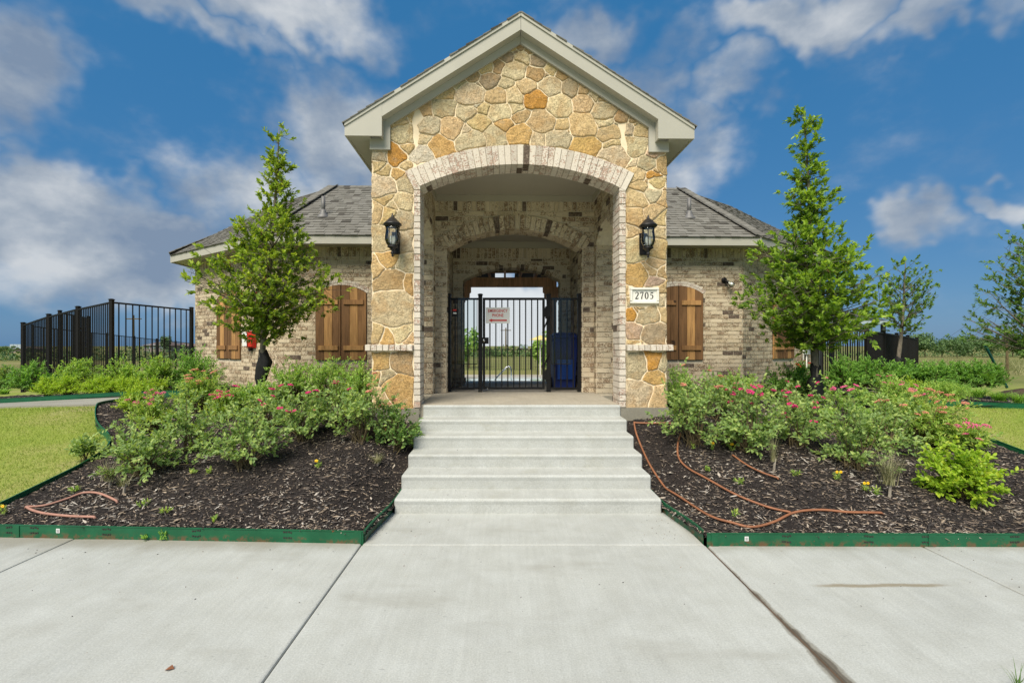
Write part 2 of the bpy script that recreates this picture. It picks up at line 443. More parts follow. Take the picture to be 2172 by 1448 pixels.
def mk_leaf(key, stops, trans=.45, rough=.5, tcol=None, cs=5.5, wr=.62, wc=.42):
    t = NT(key); r = t.rand(); v = t.pos()
    clump = t.noise(cs, 3, v, .5)
    f = t.math('ADD', t.math('MULTIPLY', r, wr), t.math('MULTIPLY', clump, wc), True)
    c = t.ramp(f, stops)
    t.col(c); t.set(rough, 0, .35)
    tr = t.n('ShaderNodeBsdfTranslucent')
    tc = t.mix(1.0, c, tcol or (1.35, 1.35, .5), 'MULTIPLY'); t.lk(tc, tr.inputs['Color'])
    ms = t.n('ShaderNodeMixShader'); ms.inputs[0].default_value = trans
    t.lk(t.b.outputs[0], ms.inputs[1]); t.lk(tr.outputs[0], ms.inputs[2])
    t.lk(ms.outputs[0], t.N['Material Output'].inputs['Surface'])
    M[key] = t.m
mk_leaf('leaf_holly', [(.12, (0.083, 0.143, 0.028)), (.5, (0.228, 0.338, 0.048)), (.8, (0.472, 0.579, 0.069)), (1, (0.636, 0.581, 0.108))])
mk_leaf('leaf_holly_b', [(.12, (0.067, 0.138, 0.026)), (.5, (0.206, 0.342, 0.045)), (.8, (0.394, 0.548, 0.065)), (1, (0.570, 0.564, 0.088))])
mk_leaf('leaf_dark', [(.1, (0.058, 0.129, 0.034)), (.6, (0.150, 0.270, 0.049)), (1, (0.294, 0.422, 0.074))])
mk_leaf('leaf_rose', [(.1, (0.114, 0.198, 0.064)), (.55, (0.269, 0.393, 0.120)), (.85, (0.449, 0.546, 0.163)), (1, (0.640, 0.607, 0.278))], .42)
mk_leaf('leaf_rose_red', [(.1, (0.086, 0.168, 0.050)), (.55, (0.180, 0.310, 0.085)), (.84, (0.305, 0.407, 0.114)), (.9, (0.575, 0.198, 0.126)), (1, (0.640, 0.251, 0.151))], .42)
mk_leaf('leaf_spirea', [(.1, (0.152, 0.270, 0.054)), (.5, (0.301, 0.456, 0.088)), (.8, (0.500, 0.584, 0.134)), (.95, (0.640, 0.486, 0.177)), (1, (0.640, 0.456, 0.236))], .42)
mk_leaf('leaf_box', [(.1, (0.073, 0.171, 0.036)), (.55, (0.182, 0.371, 0.059)), (1, (0.384, 0.600, 0.103))], .42)
mk_leaf('leaf_lime', [(.1, (0.191, 0.315, 0.028)), (.55, (0.348, 0.518, 0.041)), (1, (0.563, 0.600, 0.067))], .42)
mk_leaf('leaf_abelia', [(.1, (0.152, 0.270, 0.059)), (.55, (0.316, 0.498, 0.103)), (1, (0.551, 0.607, 0.177))], .42)
mk_leaf('leaf_azalea', [(.1, (0.128, 0.242, 0.048)), (.55, (0.283, 0.456, 0.076)), (.92, (0.500, 0.607, 0.119)), (1, (0.640, 0.426, 0.149))], .42)
mk_leaf('leaf_far', [(.1, (0.051, 0.105, 0.039)), (.6, (0.109, 0.193, 0.062)), (1, (0.181, 0.263, 0.081))], .2)
mk_leaf('leaf_dry', [(.1, (0.125, 0.131, 0.062)), (.5, (0.250, 0.250, 0.125)), (1, (0.450, 0.400, 0.237))], .2)
mk_leaf('leaf_strap', [(.1, (0.135, 0.281, 0.045)), (.6, (0.270, 0.473, 0.090)), (1, (0.450, 0.600, 0.158))], .42)
mk_leaf('lawn_blade', [(.1, (0.140, 0.220, 0.028)), (.5, (0.263, 0.360, 0.049)), (.8, (0.378, 0.448, 0.078)), (1, (0.579, 0.527, 0.193))], .25, cs=1.5, wr=.40, wc=.62)
mk_leaf('field_blade', [(.1, (.13, .16, .055)), (.6, (.24, .25, .10)), (1, (.36, .33, .17))], .2)

def mk_bark(key, a, b):
    t = NT(key); v = t.pos(); n = t.noise(30, 5, v, .6, sc=(1, 1, .35))
    t.col(t.ramp(n, [(.3, a), (.7, b)])); t.bump(n, .6, .01); M[key] = t.set(.9, 0, .15)
mk_bark('bark', (.10, .085, .065), (.25, .22, .17))
mk_bark('stem', (.07, .055, .03), (.17, .13, .07))
mk_bark('stem_grey', (.22, .19, .15), (.40, .35, .28))

def mk_chips():
    t = NT('mulch_chips'); r = t.rand(); v = t.pos()
    pat = t.noise(1.6, 5, v, .6)
    f = t.math('ADD', t.math('MULTIPLY', r, .92), t.math('MULTIPLY', t.math('SUBTRACT', pat, .44), .95), True)
    c = t.ramp(f, [(.0, (.028, .025, .024)), (.42, (.058, .050, .046)), (.60, (.11, .09, .077)), (.74, (.17, .13, .10)), (.88, (.34, .265, .19)), (1, (.52, .47, .41))])
    t.col(c); M['chips'] = t.set(.85, 0, .25)
    t = NT('mulch'); n = t.noise(60, 6, None, .7, dist=.5)
    c = t.ramp(n, [(.3, (.012, .011, .0105)), (.55, (.036, .029, .026)), (.72, (.085, .064, .052))])
    t.col(c); t.bump(n, .9, .03); M['mulch'] = t.set(.92, 0, .15)
mk_chips()

def mk_ground():
    t = NT('grass_ground'); v = t.pos()
    sep = t.n('ShaderNodeSeparateXYZ'); t.lk(v, sep.inputs[0])
    n1 = t.noise(.9, 5, v, .6); n2 = t.noise(28, 5, v, .65); n3 = t.noise(.035, 5, v, .6, sc=(1, 2.2, 1))
    lawn = t.ramp(n1, [(.25, (.17, .235, .042)), (.42, (.22, .27, .052)), (.58, (.27, .28, .085)), (.72, (.33, .285, .155))])
    lawn = t.mix(.6, lawn, t.ramp(n2, [(.3, (.66, .66, .6)), (.7, (1.2, 1.2, 1.15))]), 'MULTIPLY')
    field = t.ramp(n3, [(.3, (.10, .135, .035)), (.5, (.17, .175, .06)), (.68, (.235, .205, .095))])
    field = t.mix(.5, field, t.ramp(t.noise(1.3, 6, v, .7), [(.3, (.75, .75, .75)), (.7, (1.15, 1.15, 1.1))]), 'MULTIPLY')
    t.col(t.mix(t.step(sep.outputs[1], 13, 24), lawn, field))
    t.bump(n2, .6, .03); M['ground'] = t.set(.95, 0, .1)
mk_ground()

def mk_glass(key, c, rough, alpha_mix):
    t = NT(key); t.col(c); t.b.inputs['Roughness'].default_value = rough
    tr = t.n('ShaderNodeBsdfTransparent'); tr.inputs['Color'].default_value = (.9, .93, .93, 1)
    gl = t.n('ShaderNodeBsdfGlossy'); gl.inputs['Roughness'].default_value = rough
    fr = t.n('ShaderNodeFresnel'); fr.inputs['IOR'].default_value = 1.5
    ms = t.n('ShaderNodeMixShader'); t.lk(t.math('ADD', fr.outputs[0], alpha_mix, True), ms.inputs[0])
    t.lk(tr.outputs[0], ms.inputs[1]); t.lk(gl.outputs[0], ms.inputs[2])
    t.lk(ms.outputs[0], t.N['Material Output'].inputs['Surface']); M[key] = t.m
mk_glass('glass', (.8, .85, .85), .05, .05)
mk_glass('guard_glass', (.8, .85, .85), .10, -.02)
def mk_water():
    t = NT('water'); t.col((.55, .68, .68)); t.bump(t.noise(6, 3), .15, .02); M['water'] = t.set(.08, 0, .5)
mk_water()
# ---------------------------------------------------------------- lie of the land
def sst(a, b, x):
    t = min(1, max(0, (x-a)/(b-a))); return t*t*(3-2*t)
PLAT = 0.80            # porch floor
BED_L = [(-1.085, 3.672), (-4.42, 3.81), (-4.40, 4.5), (-4.40, 5.0), (-4.52, 5.4), (-4.78, 5.72), (-5.3, 6.12), (-5.79, 6.66), (-6.15, 7.15), (-6.05, 7.55), (-5.3, 7.85),
         (-4.7, 8.3), (-4.45, 9.2), (-1.3, 9.2), (-1.3, 5.9), (-1.0, 5.9), (-1.0, 4.35)]
BED_R = [(1.545, 3.63), (5.72, 3.60), (5.74, 5.2), (5.75, 5.8), (5.6, 6.4), (5.35, 7.2), (5.2, 8.2), (5.0, 9.4), (1.7, 9.4), (1.7, 5.9), (1.43, 5.9), (1.43, 4.35)]
BED_FL = [(-16, 8.02), (-6.6, 8.08), (-5.2, 8.5), (-4.9, 9.6), (-7.2, 10.9), (-7.4, 9.4), (-11.5, 11.2), (-16, 12.5)]
BED_FR = [(6.1, 7.55), (7.2, 7.15), (13, 7.1), (13, 8.1), (9.9, 8.3), (9.8, 9.4), (12.5, 10.8), (8.6, 10.8), (6.0, 9.6)]
BEDS = [BED_L, BED_R, BED_FL, BED_FR]
def in_poly(p, x, y):
    c = False; j = len(p)-1
    for i in range(len(p)):
        xi, yi = p[i]; xj, yj = p[j]
        if (yi > y) != (yj > y) and x < (xj-xi)*(y-yi)/(yj-yi)+xi: c = not c
        j = i
    return c
def near_on_poly(p, x, y):
    best = None
    for i in range(len(p)):
        x0, y0 = p[i]; x1, y1 = p[(i+1) % len(p)]
        L = (x1-x0)**2+(y1-y0)**2; t = max(0, min(1, ((x-x0)*(x1-x0)+(y-y0)*(y1-y0))/L))
        qx, qy = x0+t*(x1-x0), y0+t*(y1-y0); d = (qx-x)**2+(qy-y)**2
        if best is None or d < best[0]: best = (d, qx, qy)
    return best
def ramp_z(y):
    if y < 3.7: return 0.0
    if y < 6.9: return .188*(y-3.7)
    return .6016+.06*sst(6.9, 9, y)
def land(x, y):
    z = ramp_z(y)
    if y > 6: z -= min(.55, .07*max(0, abs(x)-6.6))*sst(6, 9, y)
    z -= .55*sst(13, 30, y)
    z = max(-.2, z) if y > 3.7 else z
    return z
def deck_z(y):
    return PLAT-.066*(y-9) if y < 17.5 else .24-.04*(y-17.5)
def bed_z(x, y):
    core = min(.07+.265*max(0, y-3.62), .66)
    xc = .22; w = sst(2.6, 4.5, abs(x-xc))
    z = core*(1-w)+(ramp_z(y)+.045)*w
    z += .022*math.sin(2.1*x+1.3*y)*math.sin(1.7*y-.6*x)*sst(3.7, 4.4, y)
    # lower beside the flight so that the edging shows
    e = sst(.55, 0, min(abs(x-1.45), abs(x+1.0)))
    tgt = max(.065, .43*(y-4.72)+.10)
    return min(z, z*(1-e)+min(z, tgt)*e)
def surf(x, y):
    if in_poly(BED_L, x, y) or in_poly(BED_R, x, y): return bed_z(x, y)
    if in_poly(BED_FL, x, y) or in_poly(BED_FR, x, y): return land(x, y)+.035
    return land(x, y)
def ground_at(px, py):
    """where the line of sight through a picture point meets the ground"""
    dx, dz = (px-VX)/FPX, (VY-py)/FPX
    lo = 2.0
    y = lo
    while y < 60:
        if HCAM+dz*y < surf(dx*y, y): break
        y += .03
    return (dx*y, y, surf(dx*y, y))
def at(px, py, y):
    return ((px-VX)/FPX*y, y, HCAM+(VY-py)/FPX*y)

# ---------------------------------------------------------------- ground sheet
def axis(rs):
    out = []
    for a, b, s in rs:
        n = max(1, int(round((b-a)/s))); out += [a+(b-a)*i/n for i in range(n)]
    out.append(rs[-1][1]); return out
gx = axis([(-1500, -200, 130), (-200, -40, 16), (-40, -14, 2), (-14, 14, .25), (14, 40, 2), (40, 200, 16), (200, 1500, 130)])
gy = axis([(-300, -20, 40), (-20, 0, 4), (0, 14, .2), (14, 40, 1.0), (40, 200, 8), (200, 2500, 150)])
def gz(x, y):
    z = land(x, y)
    if y < 3.75: z = -.06
    if -6.3 < x < 6.6 and 8.6 < y < 24: z = min(z, deck_z(y)-.25)
    for b in BEDS[:2]:
        if in_poly(b, x, y): z = min(z, bed_z(x, y)-.10)
    if -1.6 < x < 2.1 and y < 9.2: z = min(z, max(-.1, .3*(y-4.6)-.1))
    return z
gv = np.array([(x, y, gz(x, y)) for y in gy for x in gx]); nx = len(gx)
gf = np.array([(j*nx+i, j*nx+i+1, (j+1)*nx+i+1, (j+1)*nx+i) for j in range(len(gy)-1) for i in range(nx-1)])
g = np_mesh('ground', gv, gf, M['ground'], smooth=True); tag(g, 'short green lawn running out into a rough field', kind='structure')

# ---------------------------------------------------------------- sidewalk slabs
def slab(mb, x0, x1, y0, y1, z, th=.1, r=.012):
    # top with a tooled round edge
    pr = [(0, -th), (0, -r), (r*.3, -r*.3), (r, 0)]
    rings = [[(x0+o, y0+o, z+h), (x1-o, y0+o, z+h), (x1-o, y1-o, z+h), (x0+o, y1-o, z+h)] for o, h in pr]
    b = len(mb.v)
    for rg in rings: mb.v.extend(rg)
    for k in range(len(rings)-1):
        for i in range(4):
            j = (i+1) % 4; mb.f.append((b+k*4+i, b+k*4+j, b+k*4+4+j, b+k*4+4+i))
    mb.f.append(tuple(b+(len(rings)-1)*4+i for i in range(4)))
walk = empty('sidewalk'); tag(walk, 'pale concrete sidewalk slabs in front of the steps', kind='structure')
def yfront(x): return 3.672+(-1.1-x)*.0415 if x < -1.1 else 3.63
xs = [(-9.5, -5.86), (-5.85, -3.436), (-3.428, -1.112), (-1.104, 1.549), (1.566, 3.202), (3.212, 5.2), (5.21, 8.6)]
for (a, b) in xs:
    y1 = 3.638 if a > -1.2 else 3.80
    if b < -1.1 and a > -3.5: y1 = 3.76
    m = MB(); slab(m, a, b, .15, y1, 0.0)
    m.build('slab', M['concrete'], walk)
    m = MB(); slab(m, a, b, -3.2, .14, 0.0); m.build('slab', M['concrete'], walk)
m = MB(); slab(m, -1.10, 1.545, 3.644, 4.36, 0.0); m.build('slab', M['concrete'], walk)
m = MB(); m.box(1.548, 1.567, -3.2, 3.64, -.05, -.012); m.build('joint_filler', M['soil'], walk)
m = MB(); m.box(-9.5, 8.6, -3.2, 4.3, -.2, -.101); m.build('sub_base', M['soil'], walk)

# ---------------------------------------------------------------- flight of steps
steps = empty('steps', (.215, 4.32, 0)); tag(steps, 'broad flight of six pale concrete steps up to the porch', kind='structure')
SX0, SX1 = -1.01, 1.443
def step_block(k):
    y0 = 4.32+.305*k; z0 = PLAT/6*k; z1 = PLAT/6*(k+1); r = .024; y1 = y0+.40 if k < 5 else 5.90
    prof = [(y0, z0-.12), (y0+.004, z1-r-.03)]
    for i in range(6):
        t = math.pi/2*i/5; prof.append((y0+r-r*math.cos(t), z1-r+r*math.sin(t)))
    prof += [(y1, z1+.0006), (y1, z0-.12)]
    m = MB(); n = len(prof); jit = rng.uniform(-.004, .004)
    ends = [(SX0+jit+.012, .012), (SX0+jit, 0), (SX1+jit, 0), (SX1+jit-.012, .012)]
    ends = [(SX0+jit, .010), (SX0+jit+.010, 0), (SX1+jit-.010, 0), (SX1+jit, .010)]
    b = 0
    for (x, d) in ends:
        for (y, z) in prof: m.v.append((x-.215, min(y+d, y1)-4.32, z-d if z > z0 else z))
    for e in range(3):
        for i in range(n):
            j = (i+1) % n; m.f.append((e*n+i, (e+1)*n+i, (e+1)*n+j, e*n+j))
    m.f.append(tuple(range(n))); m.f.append(tuple(3*n+i for i in reversed(range(n))))
    o = m.build('step', M['concrete_step'], steps)
    return o
for k in range(6): step_block(k)

# ---------------------------------------------------------------- planting beds
def bed_mesh(poly, zf, st, label):
    x0 = min(p[0] for p in poly); x1 = max(p[0] for p in poly); y0 = min(p[1] for p in poly); y1 = max(p[1] for p in poly)
    nxx = int((x1-x0)/st)+3; nyy = int((y1-y0)/st)+3
    ins = {}
    for j in range(nyy):
        for i in range(nxx): ins[i, j] = in_poly(poly, x0-st+i*st, y0-st+j*st)
    vid = {}; V = []; F = []
    def vert(i, j):
        if (i, j) in vid: return vid[i, j]
        x, y = x0-st+i*st, y0-st+j*st
        if not ins[i, j]: _, x, y = near_on_poly(poly, x, y)
        V.append((x, y, zf(x, y)+rng.uniform(-.010, .010))); vid[i, j] = len(V)-1; return vid[i, j]
    for j in range(nyy-1):
        for i in range(nxx-1):
            if ins[i, j] or ins[i+1, j] or ins[i, j+1] or ins[i+1, j+1]:
                F.append((vert(i, j), vert(i+1, j), vert(i+1, j+1), vert(i, j+1)))
    o = np_mesh('mulch_bed', np.array(V), np.array(F), M['mulch'], smooth=True)
    return tag(o, label, kind='structure')
bed_mesh(BED_L, bed_z, .07, 'dark bark mulch bed left of the steps')
bed_mesh(BED_R, bed_z, .07, 'dark bark mulch bed right of the steps')
bed_mesh(BED_FL, lambda x, y: land(x, y)+.035, .14, 'dark bark mulch bed along the black fence')
bed_mesh(BED_FR, lambda x, y: land(x, y)+.035, .14, 'dark bark mulch bed beyond the right hand lawn')

def chips(poly, zf, n, label, size=1.0, ymax=99):
    x0 = min(p[0] for p in poly); x1 = max(p[0] for p in poly); y0 = min(p[1] for p in poly); y1 = min(ymax, max(p[1] for p in poly))
    P = []
    while len(P) < n:
        y = y0+(y1-y0)*rng.random()**1.35; x = rng.uniform(x0, x1)
        if in_poly(poly, x, y): P.append((x, y, zf(x, y)+rng.uniform(.0, .014)))
    P = np.array(P); a = nrg.uniform(0, 2*np.pi, n); tl = nrg.normal(0, .22, n)
    L = np.clip(nrg.lognormal(-3.5, .55, n), .010, .10)*size; Wd = L*nrg.uniform(.08, .26, n)+.002; T = nrg.uniform(.0025, .006, n)
    d = np.stack([np.cos(a)*np.cos(tl), np.sin(a)*np.cos(tl), np.sin(tl)], 1)
    s = np.stack([-np.sin(a), np.cos(a), nrg.normal(0, .35, n)], 1); s /= np.linalg.norm(s, axis=1)[:, None]
    u = np.cross(d, s)
    A = P-d*L[:, None]/2; B = P+d*L[:, None]/2
    c1 = P-s*Wd[:, None]/2+d*(L*nrg.uniform(-.2, .2, n))[:, None]; c2 = P+s*Wd[:, None]/2+d*(L*nrg.uniform(-.2, .2, n))[:, None]; tp = P+u*T[:, None]
    V = np.stack([A, c1, B, c2, tp], 1).reshape(-1, 3); b = np.arange(n)[:, None]*5
    F = np.concatenate([b+np.array([[0, 1, 4]]), b+np.array([[1, 2, 4]]), b+np.array([[2, 3, 4]]), b+np.array([[3, 0, 4]])])
    return tag(np_mesh('mulch_chips', V, F, M['chips']), label, kind='stuff')
chips(BED_L, bed_z, 34000, 'loose black and tan bark chips left of the steps')
chips(BED_R, bed_z, 42000, 'loose black and tan bark chips right of the steps')
chips(BED_FL, lambda x, y: land(x, y)+.035, 2500, 'loose bark chips along the black fence', 1.3)
chips(BED_FR, lambda x, y: land(x, y)+.035, 2500, 'loose bark chips beyond the right hand lawn', 1.3)

# ---------------------------------------------------------------- path on the left
pth = MB()
N_ = 16
for i in range(N_):
    pass
pp = [(-16 + 10.9*i/N_) for i in range(N_+1)]
for i, x in enumerate(pp):
    yb = 8.02 if x < -6.6 else 8.02+(x+6.6)*.30
    yf = 7.23 if x < -6.4 else 7.5
    pth.v.append((x, yf, land(x, 7.3)+.03)); pth.v.append((x, yb, land(x, 8)+.03))
for i in range(N_): pth.f.append((2*i, 2*i+2, 2*i+3, 2*i+1))
b = len(pth.v)
for i, x in enumerate(pp): pth.v.append((x, pth.v[2*i][1], land(x, 7.3)-.1))
for i in range(N_): pth.f.append((b+i, b+i+1, 2*i+2, 2*i))
o = pth.build('path', M['concrete']); tag(o, 'narrow concrete path behind the left hand lawn', kind='structure')

# ---------------------------------------------------------------- green metal edging
def edging(pts, label, h=.10, zoff=0.0, seams=True, slots=True, joints=()):
    """pts: (x, y, zbase) along the strip; ribbon with a rolled top"""
    root = empty('garden_edging', pts[0]); tag(root, label, 'edging', 'green metal garden edging')
    o0 = Vector(pts[0]); P = [Vector(p)-o0 for p in pts]
    m = MB(); th = .0035
    prof = [(-th/2, -.03), (-th/2, h*.9), (-th*1.5, h*.93), (-th*1.5, h), (th*1.5, h), (th*1.5, h*.93), (th/2, h*.9), (th/2, -.03)]
    n = len(prof)
    for i, p in enumerate(P):
        d = (P[min(i+1, len(P)-1)]-P[max(i-1, 0)]); d.z = 0; d.normalize(); s = Vector((d.y, -d.x, 0))
        for (o, z) in prof: m.v.append(tuple(p+s*o+Vector((0, 0, z))))
    for i in range(len(P)-1):
        for k in range(n):
            j = (k+1) % n; m.f.append((i*n+k, (i+1)*n+k, (i+1)*n+j, i*n+j))
    m.f.append(tuple(range(n))); m.f.append(tuple((len(P)-1)*n+k for k in reversed(range(n))))
    m.build('strip', M['edging'], root)
    return root, P
def on_line(P, t):
    tot = [0]
    for i in range(len(P)-1): tot.append(tot[-1]+(P[i+1]-P[i]).length)
    d = t*tot[-1]
    for i in range(len(P)-1):
        if d <= tot[i+1] or i == len(P)-2:
            f = (d-tot[i])/(tot[i+1]-tot[i]); dr = (P[i+1]-P[i]).normalized(); return P[i].lerp(P[i+1], f), dr
def edging_details(root, P, slots, seams, out=-1):
    for t in slots:
        p, d = on_line(P, t); s = Vector((d.y, -d.x, 0)).normalized()*out*-1
        s = Vector((d.y, -d.x, 0)).normalized()
        if s.y > 0: s = -s
        for zz in (.035, .078):
            for off in (-.028, -.010, .010, .028):
                mb = MB(); mb.obox(p+d*off+s*.003+Vector((0, 0, zz+rng.uniform(-.003, .003))), d, s, (0, 0, 1), .013, .004, .010)
                mb.build('stake_slot', M['ink_dark'], root)
    for t in seams:
        p, d = on_line(P, t); s = Vector((d.y, -d.x, 0)).normalized()
        if s.y > 0: s = -s
        mb = MB(); mb.obox(p+s*.004+Vector((0, 0, .047)), d, s, (0, 0, 1), .055, .006, .094); mb.build('connector', M['edging'], root)
def sticker(root, P, t):
    p, d = on_line(P, t); s = Vector((d.y, -d.x, 0)).normalized()
    if s.y > 0: s = -s
    mb = MB(); mb.obox(p+s*.0045+Vector((0, 0, .058)), d, s, (0, 0, 1), .030, .002, .034); st = mb.build('sticker', M['sign_white'], root)
    for k in range(4):
        mb = MB(); mb.obox(p+s*.0062+Vector((0, 0, .049+.006*k)), d, s, (0, 0, 1), .020, .0012, .0016); mb.build('print_line', M['ink_dark'], st)
def seg(p0, p1, n): return [tuple(p0[k]+(p1[k]-p0[k])*i/n for k in range(3)) for i in range(n+1)]
r1, P1 = edging(seg((-1.096, 3.664, 0), (-4.43, 3.803, .005), 8), 'green metal edging along the sidewalk left of the steps')
edging_details(r1, P1, (.18, .40, .62, .80, .86), (.012, .845)); sticker(r1, P1, .74)
r2, P2 = edging(seg((1.556, 3.622, 0), (5.74, 3.592, .005), 8), 'green metal edging along the sidewalk right of the steps')
edging_details(r2, P2, (.145, .295, .40, .56, .75), (.014, .41)); sticker(r2, P2, .072)
def ez(y): return max(.0, .43*(y-4.72)+.0)
for xx, xt, lab in ((-1.092, -1.032, 'green metal edging running up the left side of the steps'), (1.552, 1.462, 'green metal edging running up the right side of the steps')):
    pts = []
    for i in range(15):
        y = 3.68+(5.55-3.68)*i/14
        x = xx+(xt-xx)*sst(3.7, 4.45, y); pts.append((x, y, ez(y)))
    edging(pts, lab)
def smooth_poly(pts, k=2):
    for _ in range(k):
        q = [pts[0]]
        for a, b in zip(pts, pts[1:]):
            q.append((a[0]*.75+b[0]*.25, a[1]*.75+b[1]*.25)); q.append((a[0]*.25+b[0]*.75, a[1]*.25+b[1]*.75))
        q.append(pts[-1]); pts = q
    return pts
pl = smooth_poly(BED_L[1:11]); edging([(x, y, land(x, y)-.01) for x, y in pl], 'green metal edging curving between the left lawn and the mulch')
pl = smooth_poly(BED_R[1:6]); edging([(x+.01, y, land(x, y)-.005) for x, y in pl], 'green metal edging between the right lawn and the mulch')
edging([(x, y-.01, land(x, y)+.005) for x, y in smooth_poly([(-16, 8.03), (-9, 8.06), (-6.6, 8.09), (-5.2, 8.51)])], 'green metal edging behind the concrete path')
edging([(x, y-.01, land(x, y)-.01) for x, y in smooth_poly([(6.0, 8.2), (6.1, 7.55), (7.2, 7.15), (9, 7.1), (13, 7.1)])], 'green metal edging beyond the right lawn')
# ---------------------------------------------------------------- the pool house
BX, BY, BROT = .195, 5.87, R(1.2)
house = empty('pool_house', (BX, BY, 0), BROT)
tag(house, 'cream brick pool house with tall stone gabled entrance porch and grey shingle roof', 'building')
cb, sb_ = math.cos(BROT), math.sin(BROT)
def to_world(u, v, z): return (BX+u*cb-v*sb_, BY+u*sb_+v*cb, z)
def to_px(u, v, z):
    x, y, z = to_world(u, v, z); return VX+FPX*x/y, VY-FPX*(z-HCAM)/y

COURSE, BLEN = .079, .222
ZG = PLAT-4*COURSE
PIECES = []      # (verts(8) local, material key)
def piece(vs, mat='brick'): PIECES.append((vs, mat))
def brick_box(O, ex, n, a0, a1, z0, z1, proud=.010, depth=.03, mat='brick'):
    """one brick on the face with origin O, running direction ex, outward normal n"""
    j = .0022; pr = proud+rng.uniform(-.0025, .003)
    def P(a, z, d): return (O[0]+ex[0]*a+n[0]*d, O[1]+ex[1]*a+n[1]*d, z)
    vs = [P(a0, z0, -depth), P(a1, z0, -depth), P(a1, z1, -depth), P(a0, z1, -depth),
          P(a0+j, z0+j, pr), P(a1-j, z0+j, pr), P(a1-j, z1-j, pr), P(a0+j, z1-j, pr)]
    piece(vs, mat)
def brick_face(O, ex, n, L, z0, z1, holes=None, soldier=None, off=0.0, mat='brick'):
    """running bond over a face; holes(za, zb) gives blocked intervals"""
    jt = .009
    top = z1
    if soldier:
        top = z1-soldier; x = 0
        while x < L-.02:
            x2 = min(L, x+.072); zlow = top+jt*.5
            iv = [(x+jt/2, x2-jt/2)]
            if holes:
                for (h0, h1) in holes(zlow, zlow+.05): iv = [q for (a, b) in iv for q in ((a, min(b, h0)), (max(a, h1), b)) if q[1]-q[0] > .02]
            for (a, b) in iv: brick_box(O, ex, n, a, b, zlow, z1, mat=mat)
            x = x2
    k0 = int(math.floor((z0-ZG)/COURSE))
    k = k0
    while True:
        za = ZG+k*COURSE+jt/2; zb = ZG+(k+1)*COURSE-jt/2
        if za > top-.012: break
        zb = min(zb, top-.002); za = max(za, z0)
        if zb-za > .015:
            x = -((k % 2)*BLEN/2+off+(k*37 % 5)*.004)
            blocked = holes(za, zb) if holes else []
            while x < L:
                iv = [(max(0, x)+jt/2, min(L, x+BLEN)-jt/2)]
                for (h0, h1) in blocked: iv = [q for (a, b) in iv for q in ((a, min(b, h0)), (max(a, h1), b)) if q[1]-q[0] > .022]
                for (a, b) in iv:
                    if b-a > .022: brick_box(O, ex, n, a, b, za, zb, mat=mat)
                x += BLEN
        k += 1
class Arch:
    def __init__(s, half, spring, crown, cx=0.0):
        s.h, s.sp, s.cr, s.cx = half, spring, crown, cx
        r = crown-spring; s.R = (half*half+r*r)/(2*r); s.cz = crown-s.R; s.al = math.asin(half/s.R)
    def zat(s, u): return s.cz+math.sqrt(max(0, s.R**2-(u-s.cx)**2))
    def hole(s, origin, ring=0.0, side=0.0):
        """blocked interval for a face whose running coordinate a = u-origin"""
        Rr = s.R+ring
        def f(za, zb):
            zm = (za+zb)/2
            if zm < s.sp: hw = s.h+side
            else:
                dz = zm-s.cz
                if dz >= Rr: return []
                hw = math.sqrt(Rr**2-dz**2)
                hw = min(hw, Rr*math.sin(s.al)+.0)
                if zm < s.cz+Rr*math.cos(s.al)-.02: hw = min(hw, max(s.h+side, Rr*math.sin(s.al)*max(0, (zm-s.cz))/(Rr*math.cos(s.al))))
            return [(s.cx-hw-origin-.006, s.cx+hw-origin+.006)]
        return f
    def ring(s, r0, r1, v0, v1, n, mat, split=None, gap=.009, al=None):
        al = al or s.al
        da = 2*al/n
        for i in range(n):
            t0 = -al+da*i; t1 = t0+da
            segs = [(v0, v1)] if split is None else ([(v0, split[0]), (split[0]+gap, v1)] if i % 2 else [(v0, split[1]), (split[1]+gap, v1)])
            jit = rng.uniform(-.003, .003)
            for (a, b) in segs:
                vs = []
                for v in (b, a+(jit if a == v0 else 0)):
                    for (t, r) in ((t0+gap/2/r0, r0), (t1-gap/2/r0, r0), (t1-gap/2/r1, r1), (t0+gap/2/r1, r1)):
                        vs.append((s.cx+r*math.sin(t), v, s.cz+r*math.cos(t)))
                piece(vs, mat)
def arch_wall(name, u0, u1, z0, ztop, v0, v1, A, mat, ztopf=None, grow=0.0):
    """solid wall with an arched opening; ztopf(u) gives a sloping head"""
    ztf = ztopf or (lambda u: ztop)
    m = MB(); n = 28; h = A.h+grow
    us = [A.cx-h+2*h*i/n for i in range(n+1)]
    cols = []
    def zarch(u): return A.zat(A.cx+(u-A.cx)*A.h/h)+grow
    extra = sorted(set([u0]+[u for u in (0.0,) if u0 < u < u1]))
    # piers
    for (a, b) in ((u0, us[0]), (us[-1], u1)):
        m.hexa([(a, v0, z0), (b, v0, z0), (b, v1, z0), (a, v1, z0), (a, v0, ztf(a)), (b, v0, ztf(b)), (b, v1, ztf(b)), (a, v1, ztf(a))])
    for a, b in zip(us, us[1:]):
        m.hexa([(a, v0, zarch(a)), (b, v0, zarch(b)), (b, v1, zarch(b)), (a, v1, zarch(a)), (a, v0, ztf(a)), (b, v0, ztf(b)), (b, v1, ztf(b)), (a, v1, ztf(a))])
    return m.build(name, mat, house)

